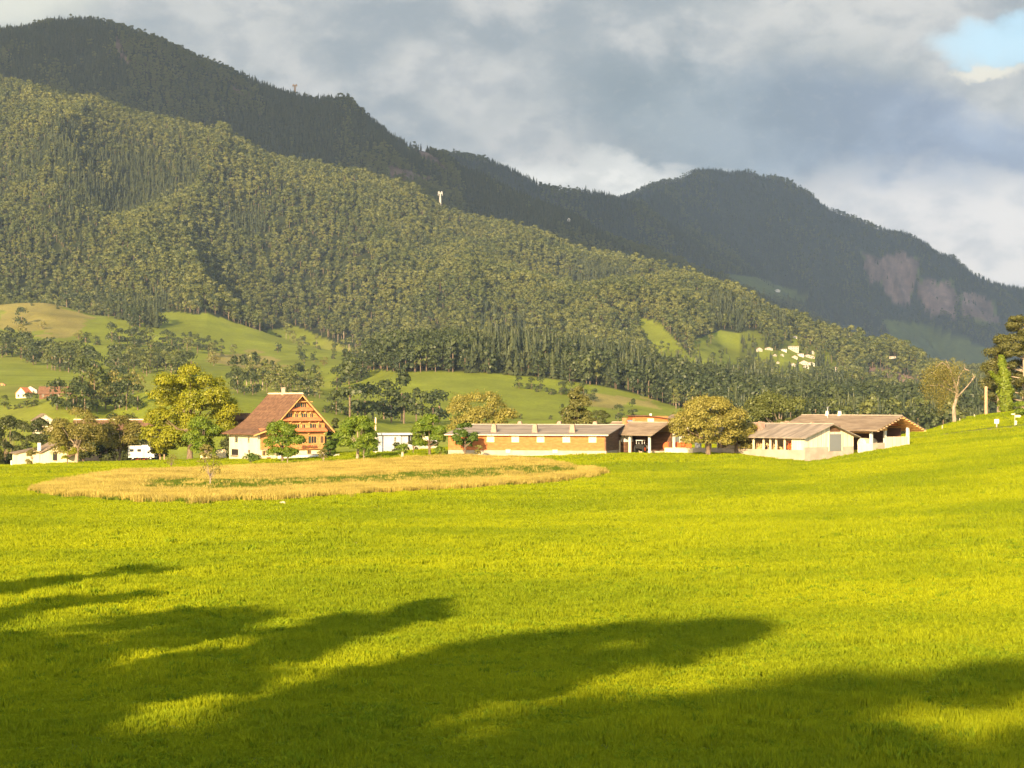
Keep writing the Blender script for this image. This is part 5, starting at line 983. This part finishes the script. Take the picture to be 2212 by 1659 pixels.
# ------------------------------------------------------------------ far farmstead and hillside village
def block(name, label, u, v, wpx, hpx, Ymin, wallm, roofm, group=None, a=0.1, roof='gable', cat='house', dep=.8, win=2, emb=0):
    X, Y = hit(u, v, Ymin); W = wpx/F*Y; H = hpx/F*Y; z0 = g1(X, Y)-.3; D = W*dep
    h = thing(name, label, cat, (X-W/2*math.cos(a), Y-W/2*math.sin(a), z0+emb), a, group); hw = H*(.5 if roof == 'gable' else (.93 if roof == 'flat' else .35))
    b = MB(); b.prism_y([(0, -3), (0, hw), (W/2, H*.98), (W, hw), (W, -3)], 0, D) if roof == 'gable' else b.box(0, W, 0, D, -3, hw); b.obj('wall', M[wallm], h); r = MB(); ov = W*.05
    if roof == 'gable': s = (H-hw)/(W/2); r.slab([(-ov, hw-s*ov+.2), (W/2, H+.2), (W+ov, hw-s*ov+.2)], -ov, D+ov, .3)
    elif roof == 'flat': r.box(-ov, W+ov, -ov, D+ov, hw+.003, H)
    else: r.add([(-ov, -ov, hw), (W+ov, -ov, hw), (W+ov, D/2, H), (-ov, D/2, H), (-ov, D+ov, hw), (W+ov, D+ov, hw)], [(0, 1, 2, 3), (3, 2, 5, 4), (0, 3, 4), (1, 5, 2), (0, 4, 5, 1)])
    r.obj('roof', M[roofm], h)
    nf = max(1, int(hw/3)); nw = max(2, int(W/3.2))
    for f_ in range(min(nf, 3)):
        for k in range(min(nw, 5)):
            x = W*(k+.5)/min(nw, 5); zz = hw*(f_+.55)/min(nf, 3); MB().box(x-.55, x+.55, -.08, -.004, zz-.8, zz+.8).obj('window', M['glass'], h)
    return h

block('farmhouse', 'reddish roofed farmhouse with pale gable at the left of the far farmstead', 45, 860, 24, 24, 1130, 'render', 'pent', a=-.3, dep=1.2)
block('farm_building', 'pale fronted building in the middle of the far farmstead', 65, 850, 28, 17, 1130, 'panel', 'tileg', a=.1)
block('barn', 'big brown roofed barn of the far farmstead', 118, 858, 66, 25, 1130, 'darkboard', 'tile', a=.05, roof='hip', cat='barn', dep=.5)
block('chapel', 'small white turreted building poking above the far barn roof', 121, 842, 7, 9, 1200, 'white', 'white', a=.1)
block('shed', 'low brown shed beside the hillock right of the far farmstead', 211, 861, 21, 7, 1130, 'panel', 'tile', a=.05, roof='hip', cat='shed')
block('hut', 'little orange lit hut cut by the left edge', 4, 833, 14, 7, 1130, 'shingle', 'tile', cat='hut')
V_ = [(1060, 327, 40, 15, 'topmost small white house, alone above the hillside village'), (715, 453, 60, 35, 'white house with red base at the upper left of the village'), (805, 440, 75, 20, 'wide cream house second from the left in the upper row'),
      (1045, 455, 100, 50, 'largest white block crowning the hillside village'), (945, 450, 70, 15, 'low pale terrace left of the largest white block'), (865, 500, 35, 15, 'tiny bright yellow house in the middle left of the village'), (935, 500, 35, 12, 'tiny pale gabled house right of the bright yellow one'),
      (1055, 528, 60, 25, 'small cream house below the largest white block'), (1120, 505, 50, 25, 'cream house left of the wide one in the village centre'), (1185, 515, 80, 25, 'wide cream house in the village centre'), (1228, 480, 35, 30, 'pinkish narrow house at the upper right of the village centre'),
      (1145, 590, 90, 45, 'tall pale apartment house in the lower village'), (1215, 595, 75, 32, 'pinkish brown fronted house right of the tall apartment house'), (1165, 618, 60, 20, 'lowest small white house under the tall apartment house'), (1042, 597, 50, 25, 'white gabled house at the lower left of the village'),
      (893, 572, 30, 12, 'single tiny white house left of the lower village'), (1405, 655, 82, 38, 'long white house with dark roof right of the village'), (1490, 655, 92, 50, 'big three storey white house farthest right in the village'), (818, 705, 38, 25, 'pale small gabled house in the trees below the village'),
      (930, 712, 80, 26, 'low wide white house in the trees below the village'), (635, 750, 95, 32, 'orange lit house at the foot of the hill meadow'), (688, 700, 18, 16, 'white cube hut above the orange lit house'), (1325, 768, 80, 35, 'shaded white house among the trees, lowest right'),
      (2003, 518, 65, 16, 'lonely bright house high on the ridge far right of the village'), (1368, 446, 22, 9, 'speck of a white house right of the village top'), (1230, 520, 40, 22, 'small white annex touching the village centre')]
for k, (x, y_, w_, h_, lab) in enumerate(V_):
    u, v = 1481+x/4.48, 658.3+y_/4.48
    block('village_house', lab, u, v, w_/4.48, h_/4.48*.85+1.6, 2000, 'vill' if k % 4 else 'white', ['tileg', 'tile', 'darkboard'][k % 3], 'houses of the hillside village', a=.25-.1*(k % 4), roof='flat' if k in (3, 4, 8, 17, 23) else 'gable', emb=.8)
block('hut', 'small white hut on the dark green alp of the far mountain', 1680, 632, 11, 5, 6000, 'white', 'white', cat='hut', emb=5)
block('hut', 'white speck of a hut on the dark slope below the saddle', 1229, 482, 6, 6, 4600, 'white', 'white', cat='hut', emb=6)
block('hut', 'small white hut by the cableway pylon on the spur', 970, 462, 5, 9, 3300, 'white', 'white', cat='hut', emb=8)
def pylon(lab, u, v0, v1, Ymin, m, Yf=None):
    if Yf: Y = Yf; X = XU(u, Y)
    else: X, Y = hit(u, v0, Ymin)
    k = Y/F; z0 = g1(X, Y); zt = (V0-v1)*k; H = zt-z0; t = thing('cableway_pylon', lab, 'pylon', (X, Y, z0)); w_ = 3.6*k/2
    b = MB(); b.taper(0, 0, -3, H*.93, w_*1.35, w_*.9)
    b.obj('shaft', M[m], t); c = MB(); c.box(-5*k, 5*k, -w_, w_, H*.933, H); c.taper(-3*k, 0, H*1.003, H*1.06, 2*k, 1.2*k, 0, w_, w_*.6); c.taper(3*k, 0, H*1.003, H*1.06, 2*k, 1.2*k, 0, w_, w_*.6); c.obj('crossarm', M[m], t)
    for s in (-1, 1): MB().box(s*4.4*k-.6*k, s*4.4*k+.6*k, -w_*1.1, w_*1.1, H*.85, H*.93).obj('saddle', M['steel'], t)
pylon('sunlit white cableway pylon on the shoulder of the spur', 951, 445, 416, 3300, 'white', 4380)
pylon('dark distant cableway pylon on the skyline of the big mountain', 637, 214, 184, 5000, 'wood', 6290)

# ------------------------------------------------------------------ grass
def clump(name, n, h, rad, wdt, m, seed, bend=.35, leafy=False):
    rg = np.random.default_rng(seed); V = []; Q = []
    for k in range(n):
        a = rg.uniform(0, 6.283); r = rad*math.sqrt(rg.random()); x, y = r*math.cos(a), r*math.sin(a); hh = h*rg.uniform(.5, 1.1); an = rg.uniform(0, 6.283); dx, dy = math.cos(an), math.sin(an); b = rg.uniform(0, bend)*hh; w2 = wdt*rg.uniform(.7, 1.3)/2; la = a+rg.normal(0, .5)
        bx, by = math.cos(la)*b, math.sin(la)*b; q = len(V)
        V += [(x-dx*w2, y-dy*w2, -.02), (x+dx*w2, y+dy*w2, -.02), (x+bx*.4+dx*w2*(1.2 if leafy else .8), y+by*.4+dy*w2*(1.2 if leafy else .8), hh*.6), (x+bx*.4-dx*w2*(1.2 if leafy else .8), y+by*.4-dy*w2*(1.2 if leafy else .8), hh*.6), (x+bx, y+by, hh*rg.uniform(.85, 1))]
        Q += [(q, q+1, q+2, q+3), (q+3, q+2, q+4, q+4)]
    me = bpy.data.meshes.new(name); me.from_pydata(V, [], [f if f[2] != f[3] else f[:3] for f in Q]); me.materials.append(m); me.update(); return me
GR = leafmat('meadow_grass', (.142, .194, .010), (.312, .338, .010), .4, .35, .45, gloss=0, pos=.05, pmix=.6)
ST = leafmat('straw_grass', (.18, .14, .03), (.52, .405, .09), .6, .3, .5, pos=.22, pmix=.5)
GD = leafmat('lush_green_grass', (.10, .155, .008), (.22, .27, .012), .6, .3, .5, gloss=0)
GD2 = leafmat('grass_with_painted_shade', (.055, .085, .010), (.13, .165, .018), .6, .25, .5, gloss=0)  # darker copy of the lush grass; the hollow's shade is in its colour
gc = bpy.data.collections.new('grass_kinds')
for k in range(4): gc.objects.link(bpy.data.objects.new('tuft_%d' % k, clump('tuft', 22, .19, .17, .028, GR, 700+k, .5, k % 2 == 0)))
for k in range(2): gc.objects.link(bpy.data.objects.new('tuft_%d' % (4+k), clump('weed', 12, .20, .15, .07, GD, 706+k, .7, True)))
sc_ = bpy.data.collections.new('straw_kinds')
for k in range(3): sc_.objects.link(bpy.data.objects.new('straw_%d' % k, clump('straw', 30, .78, .30, .035, ST, 720+k, .3)))
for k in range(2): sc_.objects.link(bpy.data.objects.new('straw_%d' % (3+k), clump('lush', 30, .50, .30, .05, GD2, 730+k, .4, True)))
strip = [(70, 1062), (150, 1040), (260, 1024), (400, 1019), (600, 1010), (800, 1000), (900, 995), (1010, 990), (1150, 996), (1230, 1010), (1322, 1021), (1250, 1034), (1100, 1050), (900, 1060), (750, 1070), (600, 1080), (450, 1086), (300, 1084), (180, 1075), (90, 1068)]
green = [(300, 1042), (400, 1036), (500, 1040), (700, 1034), (850, 1026), (1000, 1016), (1150, 1009), (1240, 1011), (1275, 1022), (1200, 1033), (1000, 1044), (850, 1051), (700, 1059), (520, 1066), (300, 1062)]
def lay(n, Y0, Y1, size, hs):
    X, Y, u = wedge(n, Y0, Y1, -170, 2380); z = gz(X, Y); v = V0-F*z/Y
    ok = (gz(X, Y*.99, HID) >= v-1.5) & ~inpoly(u, v, strip)
    ok &= ~((Y > 434) & (Y < 440.5) & (u > 1955)); ok &= ~((Y > 397) & (u > 955) & (u < 1700) & (Y < 440)); X, Y, z = X[ok], Y[ok], z[ok]; k = len(X)
    cl = .5+1.5*np.clip(fbm(X/1.3, Y/2.0, 3, 61)*1.5+.35, 0, 1)*(.6+.8*np.clip(fbm(X/14, Y/20, 2, 62)*2+.5, 0, 1)); rg_ = rng.uniform(.75, 1.25, k)
    return np.stack([X, Y, z], 1), np.stack([size*rg_, size*rg_, size*hs*cl*rg_], 1)
G = [lay(24000, 47, 75, 1.0, 1.0), lay(42000, 75, 125, 1.25, .95), lay(52000, 125, 210, 1.7, .75), lay(60000, 210, 350, 2.4, .5), lay(50000, 350, 515, 3.2, .4)]
gp = np.concatenate([g[0] for g in G]); gs = np.concatenate([g[1] for g in G]); n = len(gp)
gk = np.where(rng.random(n) < (.04+.5*np.clip(fbm(gp[:, 0]/3.5, gp[:, 1]/5, 3, 71)*3-.25, 0, 1))*np.clip((190-gp[:, 1])/80, .05, 1), rng.integers(4, 6, n), rng.integers(0, 4, n))
scatter_object('grass', gp, rng.uniform(0, 6.28, n), gs, gk, gc, 'bright yellow green meadow grass filling the foreground', 'grass')
X, Y, u = wedge(150000, 225, 400, 40, 1340); z = gz(X, Y); v = V0-F*z/Y; ok = inpoly(u+18*fbm(X/3, Y/5, 2, 95)*2+rng.normal(0, 5, len(u)), v+3*fbm(X/3+8, Y/6, 2, 96)*2+rng.normal(0, 1.3, len(u)), strip); X, Y, z, u, v = X[ok], Y[ok], z[ok], u[ok], v[ok]; k = len(X)
gr = (rng.random(k) < .16+.5*np.clip(fbm(X/4, Y/7, 2, 94)*3, 0, 1))*((v > 1035) & (u < 560) | (rng.random(k) < .1)) | inpoly(u+rng.normal(0, 12, k), v+rng.normal(0, 2.5, k), green) & (fbm(X/7, Y/12, 3, 91) > -.24) & (rng.random(k) < .97); s = rng.uniform(.8, 1.25, k)*(1+.5*fbm(X/5, Y/8, 3, 92)); idx = np.where(gr, rng.integers(3, 5, k), rng.integers(0, 3, k))
pos = np.stack([X, Y, z], 1); print('straw', k)
for nm, msk, lab in (('tall_grass', ~gr, 'ripe straw coloured tall grass strip in the middle of the meadow'), ('tall_grass', gr, 'lush green band with hollow shade in its colour, inside the straw coloured strip')):
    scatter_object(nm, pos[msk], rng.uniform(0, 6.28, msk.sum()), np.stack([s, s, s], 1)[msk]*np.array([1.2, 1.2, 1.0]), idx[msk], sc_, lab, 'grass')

# ------------------------------------------------------------------ tall trees beyond the left edge, whose shadows cross the meadow
def shadow_tree(u, v, H, W, z0, k):
    X, Y = hit(u, v); Ln = H/math.tan(R(SUN_EL)); x, y = X-Ln*math.sin(R(SUN_AZ)), Y-Ln*math.cos(R(SUN_AZ)); z = g1(x, y)
    H2 = H+(g1(X, Y)-z); cr, tr = tree_data('poplar', H2, W*1.12, 4500, .8, 'woodd', 90+k, shape='round', z0=z0, lobes=26, lobe=.32, rt=.3)
    names = ['narrow', 'slim', 'bushy', 'leaning', 'dense', 'broad', 'umbrella crowned', 'high crowned', 'round topped', 'wide', 'thick', 'tallest', 'heavy', 'ragged', 'stout', 'full', 'dark', 'loose', 'farthest']
    where = ['upper streak at far left', 'second streak at far left', 'left meadow edge', 'tip of the middle streak', 'middle streak', 'root of the middle streak', 'tip of the right patch', 'middle of the right patch', 'left of the right patch', 'lower right corner', 'lower right', 'bottom right', 'bottom right of centre', 'bottom centre', 'bottom left of centre', 'bottom left', 'bottom left corner', 'bottom edge', 'extreme lower right']
    o = thing('tall_tree', names[k]+' tall tree outside the view whose shadow makes the '+where[k], 'tree', (x, y, z)); link('crown', cr, o); link('trunk', tr, o)
SHT = [(430, 1220, 26, 5, .55), (330, 1278, 26, 5, .5), (500, 1330, 24, 11, .3), (1010, 1292, 27, 5, .45), (850, 1345, 27, 8, .3), (560, 1440, 27, 9, .2),
       (1610, 1337, 36, 5, .78), (1400, 1352, 36, 7, .76), (1180, 1390, 36, 8, .74), (2120, 1412, 42, 10, .3), (1930, 1450, 40, 11, .3), (1730, 1474, 38, 11, .3),
       (1500, 1504, 36, 11, .3), (1250, 1528, 34, 11, .3), (1000, 1545, 32, 10, .3), (760, 1560, 30, 10, .3), (480, 1585, 28, 10, .3), (200, 1600, 28, 10, .2), (2230, 1500, 40, 13, .2)]
for k, a_ in enumerate(SHT): shadow_tree(*a_, k)
